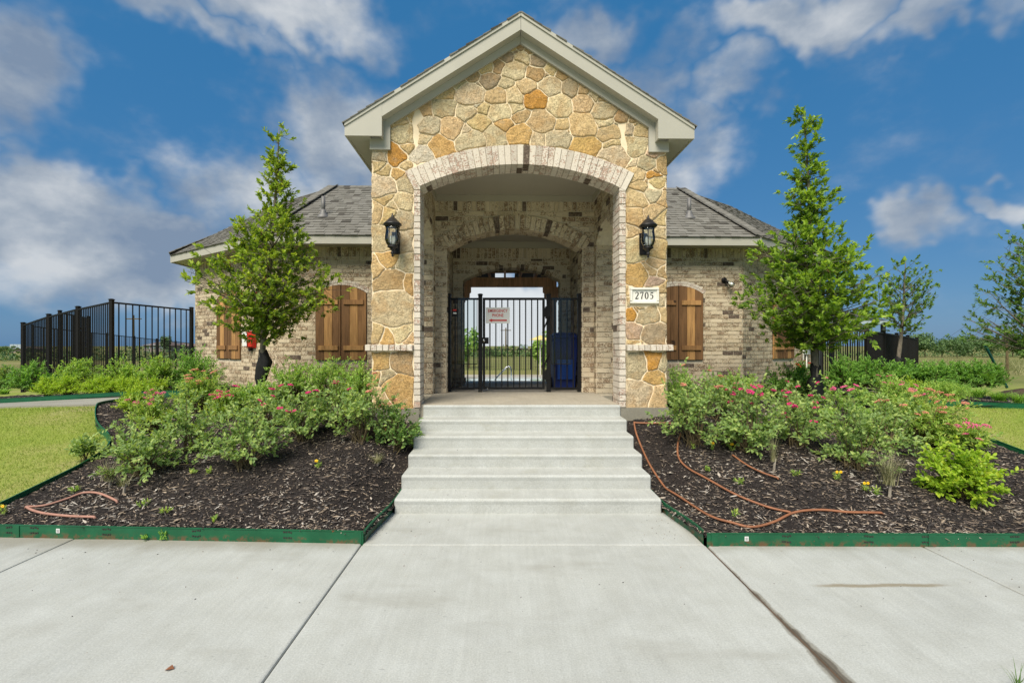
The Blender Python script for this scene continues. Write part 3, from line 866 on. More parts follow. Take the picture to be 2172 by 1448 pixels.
HALF, OUT = 1.24, 1.83
A1 = Arch(HALF, 3.51, 3.79)                 # stone front
A2 = Arch(1.067, 3.056, 3.371)              # middle wall
A3 = Arch(.906, 2.746, 2.98)                # back wall
Z0 = .62
SL = .637                                   # porch roof pitch
APEX = 5.58-.205-.03                        # underside line of the rake at the ridge
def gable(u): return APEX-.02-SL*abs(u)
front = arch_wall('porch_front_wall', -OUT, OUT, .69, 0, 0.0, .285, A1, M['stone_mortar'], gable, .004)
# jamb, arch and ledge bricks of the front
k = 0; z = PLAT-.03
while z < 3.50:
    zt = min(z+COURSE, 3.52)
    for sgn in (-1, 1):
        a = sgn*HALF; w = .074+rng.uniform(-.002, .002)
        u0, u1 = sorted((a, a+sgn*w)); d0 = -.030+rng.uniform(-.003, .003); j = .0045
        split = .20 if k % 2 else .085
        inn = -sgn*.006
        ui0, ui1 = (u0+(inn if sgn > 0 else 0), u1+(inn if sgn < 0 else 0))
        for (va, vb) in ((d0, split-.0045), (split+.0045, .283)):
            q = .002
            vs = [(ui0, vb, z+j), (ui1, vb, z+j), (ui1, vb, zt-j), (ui0, vb, zt-j), (ui0+q, va, z+j+q), (ui1-q, va, z+j+q), (ui1-q, va, zt-j-q), (ui0+q, va, zt-j-q)]
            piece(vs, 'brick_white')
    z = zt; k += 1
A1.ring(A1.R-.006, A1.R+.232, -.034, .283, 37, 'brick_white', (.19, .09), .008, A1.al+.03)
# voussoir backing so that the joints read as mortar
def mortar_ring(A, r0, r1, v0, v1, name, mat, al=None):
    m = MB(); n = 40; al = al or A.al
    for i in range(n):
        t0 = -al+2*al*i/n; t1 = -al+2*al*(i+1)/n
        P = lambda t, r, v: (A.cx+r*math.sin(t), v, A.cz+r*math.cos(t))
        m.hexa([P(t0, r0, v1), P(t1, r0, v1), P(t1, r1, v1), P(t0, r1, v1), P(t0, r0, v0), P(t1, r0, v0), P(t1, r1, v0), P(t0, r1, v0)])
    return m.build(name, mat, house)
mortar_ring(A1, A1.R+.001, A1.R+.226, -.026, .28, 'arch_mortar', M['mortar_grey'], A1.al+.028)
for sgn in (-1, 1):
    m = MB(); u0, u1 = sorted((sgn*(HALF+.002), sgn*(HALF+.072))); m.box(u0, u1, -.023, .282, PLAT-.03, 3.50); m.build('jamb_mortar', M['mortar_grey'], house)
    # ledge of rowlock bricks
    for i in range(8):
        u0, u1 = sorted((sgn*(HALF+.085+.0735*i), sgn*(HALF+.085+.0735*(i+1)-.007)))
        q = rng.uniform(-.004, .004); e = .004
        vs = [(u0, .02, 1.474), (u1, .02, 1.474), (u1, .02, 1.552), (u0, .02, 1.552), (u0+e, -.062+q, 1.478), (u1-e, -.062+q, 1.478), (u1-e, -.062+q, 1.546), (u0+e, -.062+q, 1.546)]
        piece(vs, 'brick_white')
    m = MB(); u0, u1 = sorted((sgn*(HALF+.08), sgn*(OUT+.035))); m.box(u0, u1, -.052, .01, 1.478, 1.546); m.build('ledge_mortar', M['mortar_grey'], house)
    m = MB(); u0, u1 = sorted((sgn*(HALF+.01), sgn*(OUT+.03))); m.box(u0, u1, -.03, 1.6, .30, .765); m.build('footing', M['concrete_old'], house)

# ---- field stones of the front, each its own piece: picture position, size, colour
def px2uz(px, py): return (px-VX)*.00587-BX, HCAM+(VY-py)*.00587
COL = {'c': (.70, .57, .355), 'g': (.58, .49, .315), 'y': (.68, .51, .265), 'o': (.66, .42, .165), 'O': (.62, .31, .07), 'r': (.52, .36, .19), 'w': (.68, .60, .45), 't': (.68, .49, .265), 'p': (.57, .41, .285), 'd': (.42, .33, .215)}
Z1 = [(1085,270,25,'r'),(1040,275,25,'y'),(1135,285,25,'r'),(1005,325,38,'d'),(1092,330,42,'g'),(1185,345,42,'d'),(1265,395,33,'y'),(885,385,40,'y'),(955,380,35,'r'),(1045,405,62,'c'),(1165,415,48,'r'),(1325,425,35,'r'),
(810,440,40,'r'),(910,460,55,'d'),(1000,478,28,'c'),(1045,545,48,'c'),(1120,492,48,'y'),(1250,490,62,'g'),(1365,490,48,'d'),(1440,497,35,'r'),(735,485,32,'g'),(660,540,50,'y'),(795,540,78,'c'),(945,555,60,'t'),(1172,570,64,'O'),(1310,605,72,'c'),
(1440,590,56,'t'),(1510,540,28,'c'),(1560,560,30,'y'),(540,625,38,'r'),(645,620,65,'g'),(785,640,50,'c'),(875,628,32,'y'),(965,640,58,'c'),(1055,618,26,'c'),(1090,665,42,'r'),(1195,690,76,'t'),(1325,705,34,'y'),(1435,715,80,'t'),(1560,625,62,'g'),
(1665,660,40,'r'),(1730,675,25,'r'),(475,660,42,'y'),(410,700,45,'y'),(440,765,68,'c'),(570,725,62,'g'),(690,730,64,'t'),(845,705,62,'y'),(770,745,26,'c'),(935,770,55,'c'),(1000,705,36,'o'),(1080,765,70,'o'),(1190,790,34,'c'),(1295,795,68,'g'),
(1570,695,34,'c'),(1590,755,60,'y'),(1605,815,36,'y'),(1455,830,80,'o'),(1700,730,35,'g'),(1770,730,35,'y'),(1735,825,70,'g'),(800,805,75,'g'),(630,840,72,'o'),(545,800,30,'c'),(520,890,65,'w'),(445,855,35,'y'),(390,890,58,'O'),(290,885,48,'w'),
(1625,895,85,'c'),(1800,930,52,'g'),(1835,868,26,'p'),(1890,930,34,'r'),(1722,925,24,'c'),(1745,990,58,'y'),(1840,990,17,'O'),(1862,1035,38,'y'),(1765,1050,36,'y'),(1845,1095,42,'g'),(1735,1130,55,'y'),(1898,1120,26,'t'),
(278,950,22,'y'),(312,978,24,'y'),(305,1060,70,'c'),(385,1000,34,'o'),(440,1045,54,'g'),(330,1142,18,'y'),(425,1160,52,'c'),(272,1210,34,'t'),(330,1220,36,'y'),(430,1245,56,'g'),(360,1175,18,'c'),(450,950,28,'y'),
(1730,1225,60,'t'),(1842,1205,38,'t'),(1895,1240,28,'y'),(1690,1300,24,'y'),(1880,1330,30,'c')]
Z2 = [(118,540,60,'c'),(242,545,54,'g'),(145,632,36,'o'),(240,660,44,'c'),(175,730,58,'r'),(92,665,30,'t'),(265,738,22,'o'),(175,875,98,'c'),(92,1020,26,'y'),(142,1032,32,'o'),(215,1008,34,'c'),(250,1034,22,'t'),
(108,1130,52,'o'),(222,1140,62,'r'),(92,1215,30,'o'),(137,1215,34,'g'),(205,1270,76,'o'),(105,1310,44,'t'),
(1375,585,70,'c'),(1490,575,56,'y'),(1480,650,34,'t'),(1380,705,56,'o'),(1455,680,32,'t'),(1515,685,30,'t'),(1472,738,32,'p'),(1335,800,14,'t'),(1515,770,26,'y'),(1345,895,24,'O'),(1440,905,58,'g'),(1520,900,30,'y'),(1360,985,44,'p'),(1478,1000,62,'d'),(1410,862,22,'y'),(1335,838,14,'c'),(1518,835,22,'c'),
(1375,1160,64,'g'),(1465,1140,34,'O'),(1465,1212,34,'o'),(1520,1150,30,'g'),(1390,1295,72,'c'),(1492,1310,44,'t'),(1335,1050,20,'y')]
seeds = []
for (x, y, r, c) in Z1: u, z = px2uz(700+x/2.681, y/2.681); seeds.append((u, z, r/2.681*.00587, c))
for (x, y, r, c) in Z2: u, z = px2uz(760+x/2.336, 280+y/2.336); seeds.append((u, z, r/2.336*.00587, c))
def clip(poly, nx_, nz_, d):
    """keep the side nx*u+nz*z <= d"""
    out = []
    for i in range(len(poly)):
        a = poly[i]; b = poly[(i+1) % len(poly)]
        fa = nx_*a[0]+nz_*a[1]-d; fb = nx_*b[0]+nz_*b[1]-d
        if fa <= 0: out.append(a)
        if (fa < 0 < fb) or (fb < 0 < fa):
            t = fa/(fa-fb); out.append((a[0]+(b[0]-a[0])*t, a[1]+(b[1]-a[1])*t))
    return out
def inset_convex(poly, d):
    cx = sum(p[0] for p in poly)/len(poly); cz = sum(p[1] for p in poly)/len(poly)
    out = poly[:]
    for i in range(len(poly)):
        a = poly[i]; b = poly[(i+1) % len(poly)]; ex, ez_ = b[0]-a[0], b[1]-a[1]; L = math.hypot(ex, ez_)
        if L < 1e-5: continue
        n1, n2 = ez_/L, -ex/L
        if n1*(cx-a[0])+n2*(cz-a[1]) > 0: n1, n2 = -n1, -n2
        out = clip(out, n1, n2, n1*a[0]+n2*a[1]-d)
        if len(out) < 3: return []
    return out
def chaikin(p, k):
    for _ in range(k):
        q = []
        for i in range(len(p)):
            a = p[i]; b = p[(i+1) % len(p)]
            q.append((a[0]*.88+b[0]*.12, a[1]*.88+b[1]*.12)); q.append((a[0]*.12+b[0]*.88, a[1]*.12+b[1]*.88))
        p = q
    return p
def resample(p, n):
    L = [0]
    for i in range(len(p)): L.append(L[-1]+math.dist(p[i], p[(i+1) % len(p)]))
    out = []; i = 0
    for k in range(n):
        t = L[-1]*k/n
        while L[i+1] < t: i += 1
        f = (t-L[i])/max(1e-9, L[i+1]-L[i]); a = p[i]; b = p[(i+1) % len(p)]
        out.append((a[0]+(b[0]-a[0])*f, a[1]+(b[1]-a[1])*f))
    return out
def stone_obj(poly, color, v0=0.0, proud=None, parent=None, axes=None):
    sr = random.Random(int(abs(poly[0][0]*7919+poly[0][1]*104729)*1000) % 99991)
    cx = sum(p[0] for p in poly)/len(poly); cz = sum(p[1] for p in poly)/len(poly)
    size = math.sqrt(abs(sum(poly[i][0]*poly[(i+1) % len(poly)][1]-poly[(i+1) % len(poly)][0]*poly[i][1] for i in range(len(poly))))/2)
    n = 28 if size > .12 else 20
    pts = []
    for i in range(len(poly)):
        a, b = poly[i], poly[(i+1) % len(poly)]; L = math.dist(a, b)
        if L < .004: continue
        cut = min(.25, .007/L); nx_, nz_ = (b[1]-a[1])/L, -(b[0]-a[0])/L
        for t in ((cut, .22, .42, .60, .80, 1-cut) if L > .09 else ((cut, .36, .66, 1-cut) if L > .045 else (cut, 1-cut))):
            jj = sr.uniform(-.0045, .0045) if cut < t < 1-cut else sr.uniform(-.001, .001)
            pts.append((a[0]+(b[0]-a[0])*t+nx_*jj, a[1]+(b[1]-a[1])*t+nz_*jj))
    def wrp(a, b):      # one shared field bends neighbouring edges alike
        return (a+.011*math.sin(13*b+5*a)+.008*math.sin(29*b-17*a+1.3), b+.011*math.sin(11*a-6*b+.7)+.008*math.sin(27*a+19*b))
    pts = [wrp(*p) for p in pts]
    if len(pts) % 2: pts.append(((pts[-1][0]+pts[0][0])/2, (pts[-1][1]+pts[0][1])/2))
    n = len(pts)
    ph = [sr.uniform(0, 6.28) for _ in range(3)]
    pts2 = []
    for i, (a, b) in enumerate(pts):
        t = 2*math.pi*i/n; w = 1+.010*math.sin(3*t+ph[0])
        pts2.append((cx+(a-cx)*w, cz+(b-cz)*w))
    pr = proud if proud is not None else sr.uniform(.006, .017)
    sx, sz_ = sr.uniform(-.10, .10), sr.uniform(-.12, .08)
    V = []; F = []
    e = min(.0065, size*.06)
    for (scale_in, d) in ((0, -.02), (0, pr*.62), (e, pr*.97), (e*3.2, pr*1.08)):
        for i, (a, b) in enumerate(pts2):
            L = math.hypot(a-cx, b-cz); k = max(.25, 1-scale_in/L)
            aa, bb = cx+(a-cx)*k, cz+(b-cz)*k
            dep = d+(0 if d < 0 else (sx*(aa-cx)+sz_*(bb-cz))*.25+sr.uniform(-.0018, .0018))
            V.append((aa-cx, -dep, bb-cz))
    # broken inner surface
    for i in range(0, n, 2):
        a, b = pts2[i]; k = sr.uniform(.38, .55); aa, bb = (a-cx)*k, (b-cz)*k
        V.append((aa, -(pr*1.08+(sx*aa+sz_*bb)*.25+sr.uniform(-.005, .005)), bb))
    V.append((0, -(pr*1.1+sr.uniform(-.005, .006)), 0))
    for r_ in range(3):
        for i in range(n):
            j = (i+1) % n; F.append((r_*n+i, r_*n+j, (r_+1)*n+j, (r_+1)*n+i))
    h = n//2; b0 = 3*n; c0 = 4*n
    for i in range(h):
        j = (i+1) % h
        F.append((b0+2*i, b0+(2*i+1) % n, c0+i)); F.append((b0+(2*i+1) % n, b0+(2*i+2) % n, c0+j)); F.append((b0+(2*i+1) % n, c0+j, c0+i))
        F.append((c0+i, c0+j, c0+h))
    me = bpy.data.meshes.new('stone'); me.from_pydata(V, [], F); me.update(); me.materials.append(M['stone'])
    me.polygons.foreach_set('use_smooth', [True]*len(F))
    o = link('stone', me, parent or front, (cx, v0, cz))
    f = sr.uniform(.88, 1.10); o.color = (color[0]*f, color[1]*f*sr.uniform(.97, 1.03), color[2]*f*sr.uniform(.92, 1.05), 1)
    return o
rexx = A1.R+.238; sr0 = random.Random(3)
seeds = [(u, z, .9*r*r, c, r) for (u, z, r, c) in seeds]
fill = []
for _ in range(9000):                                    # small filler stones where three big ones meet
    u, z = sr0.uniform(-OUT, OUT), sr0.uniform(.75, 5.2)
    if z > APEX-.08-SL*abs(u): continue
    if abs(u) < HALF+.10 and (z < 3.45 or math.hypot(u, z-A1.cz) < rexx+.03): continue
    if any((u-a)**2+(z-b)**2 < .15**2 for a, b, *_ in fill): continue
    pd = sorted((((u-a)**2+1.45*(z-b)**2-w, math.hypot(u-a, z-b)) for a, b, w, c, r in seeds))[:3]
    if pd[2][0]-pd[0][0] < .0035: fill.append((u, z, 2*pd[0][1]*sr0.uniform(.012, .026)-pd[0][0], sr0.choice('ctyorgdw'), .06))
    if len(fill) > 62: break
seeds += fill
for i, (u, z, wt, c, r) in enumerate(seeds):
    P = [(-OUT-.012, .72), (OUT+.012, .72), (OUT+.012, 5.6), (-OUT-.012, 5.6)]
    P = [(max(u-3.2*r-.08, -OUT-.008), max(.73, z-3.2*r-.08)), (min(u+3.2*r+.08, OUT+.008), max(.73, z-3.2*r-.08)), (min(u+3.2*r+.08, OUT+.008), z+3.2*r+.08), (max(u-3.2*r-.08, -OUT-.008), z+3.2*r+.08)]
    for j, (u2, z2, w2, c2, r2) in enumerate(seeds):
        if i == j: continue
        dx, dz = u2-u, z2-z; D2 = dx*dx+dz*dz
        if D2 > 1.2: continue
        K = 1.45                                         # courses lie flat: wider than tall
        d = (u2*u2+K*z2*z2-w2-(u*u+K*z*z-wt))/2
        P = clip(P, dx, K*dz, d)
        if len(P) < 3: break
    if len(P) < 3: continue
    for sg in (-1, 1):                                   # under the rake
        P = clip(P, sg*SL, 1.0, APEX+.01)
    if z < 1.51: P = clip(P, 0, 1, 1.47)
    else: P = clip(P, 0, -1, -1.555)
    if z < 3.45 and abs(u) > 1.0:
        P = clip(P, -1 if u > 0 else 1, 0, -(HALF+.078))
    dx, dz = u, z-A1.cz; L = math.hypot(dx, dz)
    if z > 3.3 and (abs(u) < HALF+.08 or L > rexx+.02):
        nx_, nz_ = dx/L, dz/L
        P = clip(P, -nx_, -nz_, -(nz_*A1.cz+rexx))
    if z > 3.3 and abs(u) > HALF+.08: P = clip(P, -1 if u > 0 else 1, 0, -(HALF+.078))
    if 1.30 < u < 1.80 and 1.9 < z < 2.4:
        if z > 2.27: P = clip(P, 0, -1, -2.285)
        elif z < 2.05: P = clip(P, 0, 1, 2.04)
        elif u > 1.7: P = clip(P, -1, 0, -1.725)
        else: P = clip(P, 1, 0, 1.375)
    if len(P) < 3: continue
    P = inset_convex(P, sr0.uniform(.005, .009))
    if len(P) < 3: continue
    ar = abs(sum(P[i][0]*P[(i+1) % len(P)][1]-P[(i+1) % len(P)][0]*P[i][1] for i in range(len(P))))/2
    if ar < .0004: continue
    stone_obj(P, COL[c])

# ---- porch side walls with arched side openings, vestibule, back wall
INN = 1.255
AS = Arch(.50, 3.08, 3.33, .88)         # side opening, running coordinate is v
def side_arch_wall(sgn):
    m = MB(); n = 16; u0, u1 = sorted((sgn*INN, sgn*OUT))
    vs = [AS.cx-AS.h+2*AS.h*i/n for i in range(n+1)]; zt = 4.06
    for (a, b) in ((.286, vs[0]), (vs[-1], 1.54)): m.box(u0, u1, a, b, .35, zt)
    for a, b in zip(vs, vs[1:]):
        za, zb = AS.zat(a), AS.zat(b)
        m.hexa([(u0, a, za), (u1, a, za), (u1, b, zb), (u0, b, zb), (u0, a, zt), (u1, a, zt), (u1, b, zt), (u0, b, zt)])
    m.build('porch_side_wall', M['mortar'], house)
    # inner face, jambs, outer face
    hl = AS.hole(.286)
    brick_face((sgn*INN, .286), (0, 1), (-sgn, 0), 1.54-.286, PLAT, 3.80, hl)
    brick_face((sgn*OUT, .0), (0, 1), (sgn, 0), 1.54, .6, 4.0, AS.hole(0.0))
    wj = OUT-INN
    brick_face((sgn*INN, AS.cx+AS.h), (sgn, 0), (0, -1), wj, PLAT, AS.sp+.02)
    brick_face((sgn*INN, AS.cx-AS.h), (sgn, 0), (0, 1), wj, PLAT, AS.sp+.02)
for sgn in (-1, 1): side_arch_wall(sgn)
VM0, VM1 = 1.54, 1.90
arch_wall('porch_middle_wall', -OUT, OUT, .6, 4.05, VM0, VM1, A2, M['mortar'], None, .0)
brick_face((-INN, VM0), (1, 0), (0, -1), 2*INN, PLAT, 3.815, A2.hole(-INN, .21), soldier=.17)
A2.ring(A2.R-.006, A2.R+.205, VM0-.030, VM1, 30, 'brick', (VM0+.2, VM0+.1), .009, A2.al+.02)
VB0, VB1 = 2.83, 3.13; VW = 1.09
for sgn in (-1, 1):
    brick_face((sgn*A2.h, VM0), (0, 1), (-sgn, 0), VM1-VM0, PLAT, A2.sp+.02)
    brick_face((sgn*VW, VM1), (0, 1), (-sgn, 0), VB0-VM1, PLAT, 3.36)
    m = MB(); u0, u1 = sorted((sgn*VW, sgn*(VW+.3))); m.box(u0, u1, VM1+.002, VB1, .6, 4.0); m.build('vestibule_wall', M['mortar'], house)
    brick_face((sgn*(VW+.3), VM1), (0, 1), (sgn, 0), 3.25-VM1, .6, 3.9)
    brick_face((sgn*A3.h, VB0), (0, 1), (-sgn, 0), VB1-VB0, PLAT, A3.sp+.02)
arch_wall('vestibule_back_wall', -VW+.001, VW-.001, .6, 3.9, VB0, VB1, A3, M['mortar'])
brick_face((-VW, VB0), (1, 0), (0, -1), 2*VW, PLAT, 3.34, A3.hole(-VW, .07), soldier=.2)
A3.ring(A3.R-.006, A3.R+.065, VB0-.012, VB1, 24, 'brick', None, .009)
brick_face((VW+.3, VB1), (-1, 0), (0, 1), 2*VW+.6, .6, 3.7, A3.hole(-(VW+.3)))
# ceilings with their frieze boards
m = MB(); m.box(-INN, INN, .286, VM0, 3.89, 3.95); m.build('porch_ceiling', M['ceiling'], house)
for i in range(1, 5):
    m = MB(); u = -INN+2*INN*i/5; m.box(u-.0025, u+.0025, .29, VM0, 3.8865, 3.889); m.build('ceiling_joint', M['trim'], house)
m = MB(); m.box(-INN, INN, VM0-.034, VM0-.009, 3.795, 3.889); m.build('frieze_board', M['ceiling'], house)
for sgn in (-1, 1):
    m = MB(); u0, u1 = sorted((sgn*(INN-.009), sgn*(INN-.034))); m.box(u0, u1, .292, VM0-.035, 3.797, 3.888); m.build('frieze_board', M['ceiling'], house)
m = MB(); m.box(-VW, VW, VM1+.001, VB0, 3.45, 3.5); m.build('vestibule_ceiling', M['ceiling'], house)
m = MB(); m.box(-VW, VW, VB0-.034, VB0-.009, 3.33, 3.449); m.build('frieze_board', M['ceiling'], house)
m = MB(); m.box(-INN+.0, INN-.0, .02, VM0, .5, PLAT+.001); m.box(-VW-.1, VW+.1, VM0+.001, VB1+.2, .5, PLAT+.0005); m.build('porch_floor', M['concrete_porch'], house)

# ---- wings: front and angled walls
VF = 3.25; UC = 4.52; CA = R(35); CL = 3.27
UE, VE = UC+CL*math.cos(CA), VF+CL*math.sin(CA)
ZW0, ZW1 = .45, 3.455
for sgn in (-1, 1):
    m = MB()
    pts = [(VW+.3, VF), (UC, VF), (UE, VE), (UE, VE+4.0)]
    th = .22; inn = [(VW+.3, VF+th), (UC-th*math.tan(CA/2), VF+th), (UE-th, VE+th*.55), (UE-th, VE+4.0)]
    for i in range(3):
        q = [pts[i], pts[i+1], inn[i+1], inn[i]]
        m.hexa([(sgn*a, b, ZW0) for a, b in q]+[(sgn*a, b, ZW1) for a, b in q])
    m.build('wing_wall', M['mortar'], house)
    ca, sa = math.cos(CA), math.sin(CA)
    # shutters: centre on the front face and on the angled face
    WB, WS, WC = 1.262, 2.545, 2.70; WH = .485
    AW = Arch(WH, WS, WC, 3.255-(VW+.3)); AW2 = Arch(WH, WS, WC, 1.72)
    def hole_w(Aw):
        g = Aw.hole(0.0, .092)
        return lambda za, zb: [] if zb < WB else g(za, zb)
    brick_face((sgn*(VW+.3), VF), (sgn, 0), (0, -1), UC-VW-.3, ZW0, ZW1, hole_w(AW), soldier=.215, off=.03)
    brick_face((sgn*UC, VF), (sgn*ca, sa), (sgn*sa, -ca), CL, ZW0, ZW1, hole_w(AW2), soldier=.215, off=.07)
    brick_face((sgn*UE, VE), (0, 1), (sgn, 0), 3.0, ZW0, ZW1, soldier=.215)
    for (O, ex, nn, cx) in (((sgn*(VW+.3), VF), (sgn, 0), (0, -1), 3.255-(VW+.3)), ((sgn*UC, VF), (sgn*ca, sa), (sgn*sa, -ca), 1.72)):
        def PP(a, z, d): return (O[0]+ex[0]*a+nn[0]*d, O[1]+ex[1]*a+nn[1]*d, z)
        Aw = Arch(WH, WS, WC, cx)
        # two rings of flat header bricks over the shutter head
        for (r0, r1, pr, cnt) in ((Aw.R+.004, Aw.R+.046, .016, 14), (Aw.R+.052, Aw.R+.096, .010, 15)):
            al = Aw.al+.012; da = 2*al/cnt
            for i in range(cnt):
                t0, t1 = -al+da*i+.004, -al+da*(i+1)-.004; vs = []
                for d in (-.02, pr+rng.uniform(-.002, .002)):
                    for (t, r) in ((t0, r0), (t1, r0), (t1, r1), (t0, r1)): vs.append(PP(cx+r*math.sin(t), Aw.cz+r*math.cos(t), d))
                piece(vs, 'brick_white')
        # shutter pair: each leaf three planks and two battens
        frame = MB()
        n = 12
        for i in range(n):
            a0 = cx-WH+2*WH*i/n; a1 = cx-WH+2*WH*(i+1)/n
            frame.hexa([PP(a0, WB, .002), PP(a1, WB, .002), PP(a1, WB, .010), PP(a0, WB, .010), PP(a0, Aw.zat(a0), .002), PP(a1, Aw.zat(a1), .002), PP(a1, Aw.zat(a1), .010), PP(a0, Aw.zat(a0), .010)])
        fo = frame.build('window_recess', M['underlay'], house)
        for leaf in (-1, 1):
            a_in = cx+leaf*.006; a_out = cx+leaf*(WH-.004)
            lo, hi = min(a_in, a_out), max(a_in, a_out)
            C0 = PP((lo+hi)/2, WB, 0)
            shut = empty('shutter', C0, 0, house)
            tones = [WOOD_MID, WOOD_LIGHT, WOOD_DARK] if leaf*sgn > 0 else [WOOD_DARK, WOOD_LIGHT, WOOD_DARK]
            if sgn > 0 and leaf > 0: tones = [WOOD_DARK, WOOD_LIGHT, WOOD_DARK]
            if sgn > 0 and leaf < 0: tones = [WOOD_LIGHT, WOOD_DARK, WOOD_DARK]
            if sgn > 0: pass
            else: tones = tones[::-1] if leaf > 0 else tones
            w = (hi-lo)/3
            for i in range(3):
                b0 = lo+w*i+.002; b1 = lo+w*(i+1)-.002; q = rng.uniform(-.002, .002)
                zb_ = WB+rng.uniform(-.003, .003); mb = MB(); d0, d1 = .011, .040+q
                tp = [(a, Aw.zat(min(max(a, cx-WH), cx+WH))-.006) for a in (b0, (b0+b1)/2, b1)]
                ring = [(b0, zb_), (b1, zb_), (b1, tp[2][1]), ((b0+b1)/2, tp[1][1]), (b0, tp[0][1])]
                ctr = PP((b0+b1)/2, (zb_+tp[1][1])/2, .025)
                e = .003
                rin = [(b0+e, zb_+e), (b1-e, zb_+e), (b1-e, tp[2][1]-e), ((b0+b1)/2, tp[1][1]-e), (b0+e, tp[0][1]-e)]
                for rr, d in ((ring, d0), (ring, d1-.003), (rin, d1)):
                    for (a, z) in rr: p = PP(a, z, d); mb.v.append((p[0]-ctr[0], p[1]-ctr[1], p[2]-ctr[2]))
                for r_ in (0, 1):
                    for k in range(5): kk = (k+1) % 5; mb.f.append((r_*5+k, r_*5+kk, r_*5+5+kk, r_*5+5+k))
                mb.f.append((10, 11, 12, 13, 14))
                o = mb.build('plank', M['wood'], shut, loc=Vector(ctr)-Vector(C0))
                f = rng.uniform(.85, 1.18); o.color = tuple(c*f for c in tones[i][:3])+(1,)
            for zc in (WB+.235, WS-.235+.06):
                mb = MB(); b0, b1 = lo+.05, hi-.05; p = PP((b0+b1)/2, zc, .052)
                mb.obox((0, 0, 0), (ex[0], ex[1], 0), (nn[0], nn[1], 0), (0, 0, 1), b1-b0, .024, .088)
                o = mb.build('batten', M['wood'], shut, loc=Vector(p)-Vector(C0)); o.color = WOOD_LIGHT if rng.random() < .7 else WOOD_MID

# ---- bricks: the 300 that show largest become single parts, the rest one joined part
def shown_area(vs):
    xs_ = []; ys_ = []
    for (u, v, z) in vs[4:]:
        x, y, zz = to_world(u, v, z)
        if y < .5: return 0
        xs_.append(VX+FPX*x/y); ys_.append(VY-FPX*(zz-HCAM)/y)
    a = abs(sum(xs_[i]*ys_[(i+1) % 4]-xs_[(i+1) % 4]*ys_[i] for i in range(4)))/2
    cx, cy = sum(xs_)/4, sum(ys_)/4
    if not (380 < cx < 1730 and 300 < cy < 860): return 0
    if cy > 790 and not (870 < cx < 1330): return 0
    # facing test
    c = np.mean(np.array(vs[4:]), axis=0); b = np.mean(np.array(vs[:4]), axis=0)
    w = np.array(to_world(*c)); wb = np.array(to_world(*b))
    if np.dot(w-wb, np.array((0, 0, HCAM))-w) <= 0: return 0
    return a
def flush_pieces(pieces, name, joined_name, parent, limit, area):
    order = sorted(range(len(pieces)), key=lambda i: -area(pieces[i][0]))
    sel = set(order[:limit]); cache = {}
    rest = {}
    FF = [(0, 1, 5, 4), (1, 2, 6, 5), (2, 3, 7, 6), (3, 0, 4, 7), (4, 5, 6, 7)]
    for i, (vs, mat) in enumerate(pieces):
        if i in sel:
            c = [sum(p[k] for p in vs)/8 for k in range(3)]
            rel = tuple(tuple(round(p[k]-c[k], 3) for k in range(3)) for p in vs); key = (rel, mat)
            if key not in cache:
                me = bpy.data.meshes.new(name); me.from_pydata([tuple(p[k]-c[k] for k in range(3)) for p in vs], [], FF); me.update(); me.materials.append(M[mat]); cache[key] = me
            link(name, cache[key], parent, c)
        else: rest.setdefault(mat, []).append(vs)
    mats = list(rest)
    if not mats: return
    V = np.array([p for mt in mats for vs in rest[mt] for p in vs]); n = len(V)//8
    b = np.arange(n)[:, None]*8
    F = np.concatenate([b+np.array([f]) for f in FF])
    o = np_mesh(joined_name, V, F, None, parent)
    for mt in mats: o.data.materials.append(M[mt])
    idx = np.concatenate([np.full(len(rest[mt]), k) for k, mt in enumerate(mats)])
    o.data.polygons.foreach_set('material_index', np.tile(idx, len(FF)).astype(np.int32)); o.data.update()
    o['kind'] = 'stuff'
flush_pieces(PIECES, 'brick', 'bricks', house, 300, shown_area)

# ---- roofs
SHING = []
def roof_plane(E0, E1, up_pts, zE, slope, flip=1):
    pass
def shingle_plane(o, ex, es, n, poly, expo=.118):
    """o: origin on the eave, ex along it, es up the slope; poly in those coordinates"""
    o, ex, es, n = Vector(o), Vector(ex), Vector(es), Vector(n)
    bmax = max(p[1] for p in poly); k = 0
    while k*expo < bmax:
        b0 = k*expo; bm = min(b0+expo*.5, bmax-.001)
        xs_ = []
        for i in range(len(poly)):
            (xa, ya), (xb, yb) = poly[i], poly[(i+1) % len(poly)]
            if (ya > bm) != (yb > bm): xs_.append(xa+(xb-xa)*(bm-ya)/(yb-ya))
        if len(xs_) >= 2:
            a0, a1 = min(xs_), max(xs_); x = a0-rng.uniform(0, .2); thick = rng.random() < .5
            while x < a1:
                w = rng.uniform(.11, .25) if not thick else rng.uniform(.09, .19)
                c0, c1 = max(a0, x+.002), min(a1, x+w)
                if c1-c0 > .02:
                    t = .013 if thick else .006; lo = b0-(.004 if thick else 0)+rng.uniform(-.003, .003)
                    P = lambda a, b, h: tuple(o+ex*a+es*b+n*h)
                    SHING.append(([P(c0, lo, -.004), P(c1, lo, -.004), P(c1, lo+expo+.03, -.004), P(c0, lo+expo+.03, -.004),
                                   P(c0, lo, t+.005), P(c1, lo, t+.005), P(c1, lo+expo+.03, .002), P(c0, lo+expo+.03, .002)], 'shingle'))
                x += w; thick = not thick
        k += 1
OV = .42; C1 = (UC+OV*math.tan(CA/2), VF-OV); C2u = UE+OV
C2 = (C2u, C1[1]+(C2u-C1[0])*math.tan(CA)); PS = .75; RUN = 2.14
ZE = 3.57
RG1 = (C1[0]-RUN*math.tan(CA/2), C1[1]+RUN); RG2 = (C2[0]-1.95, C2[1]+1.15)
ZR = ZE+PS*RUN; ZR2 = ZR-.27
sl = math.hypot(1, PS)
roof = MB()
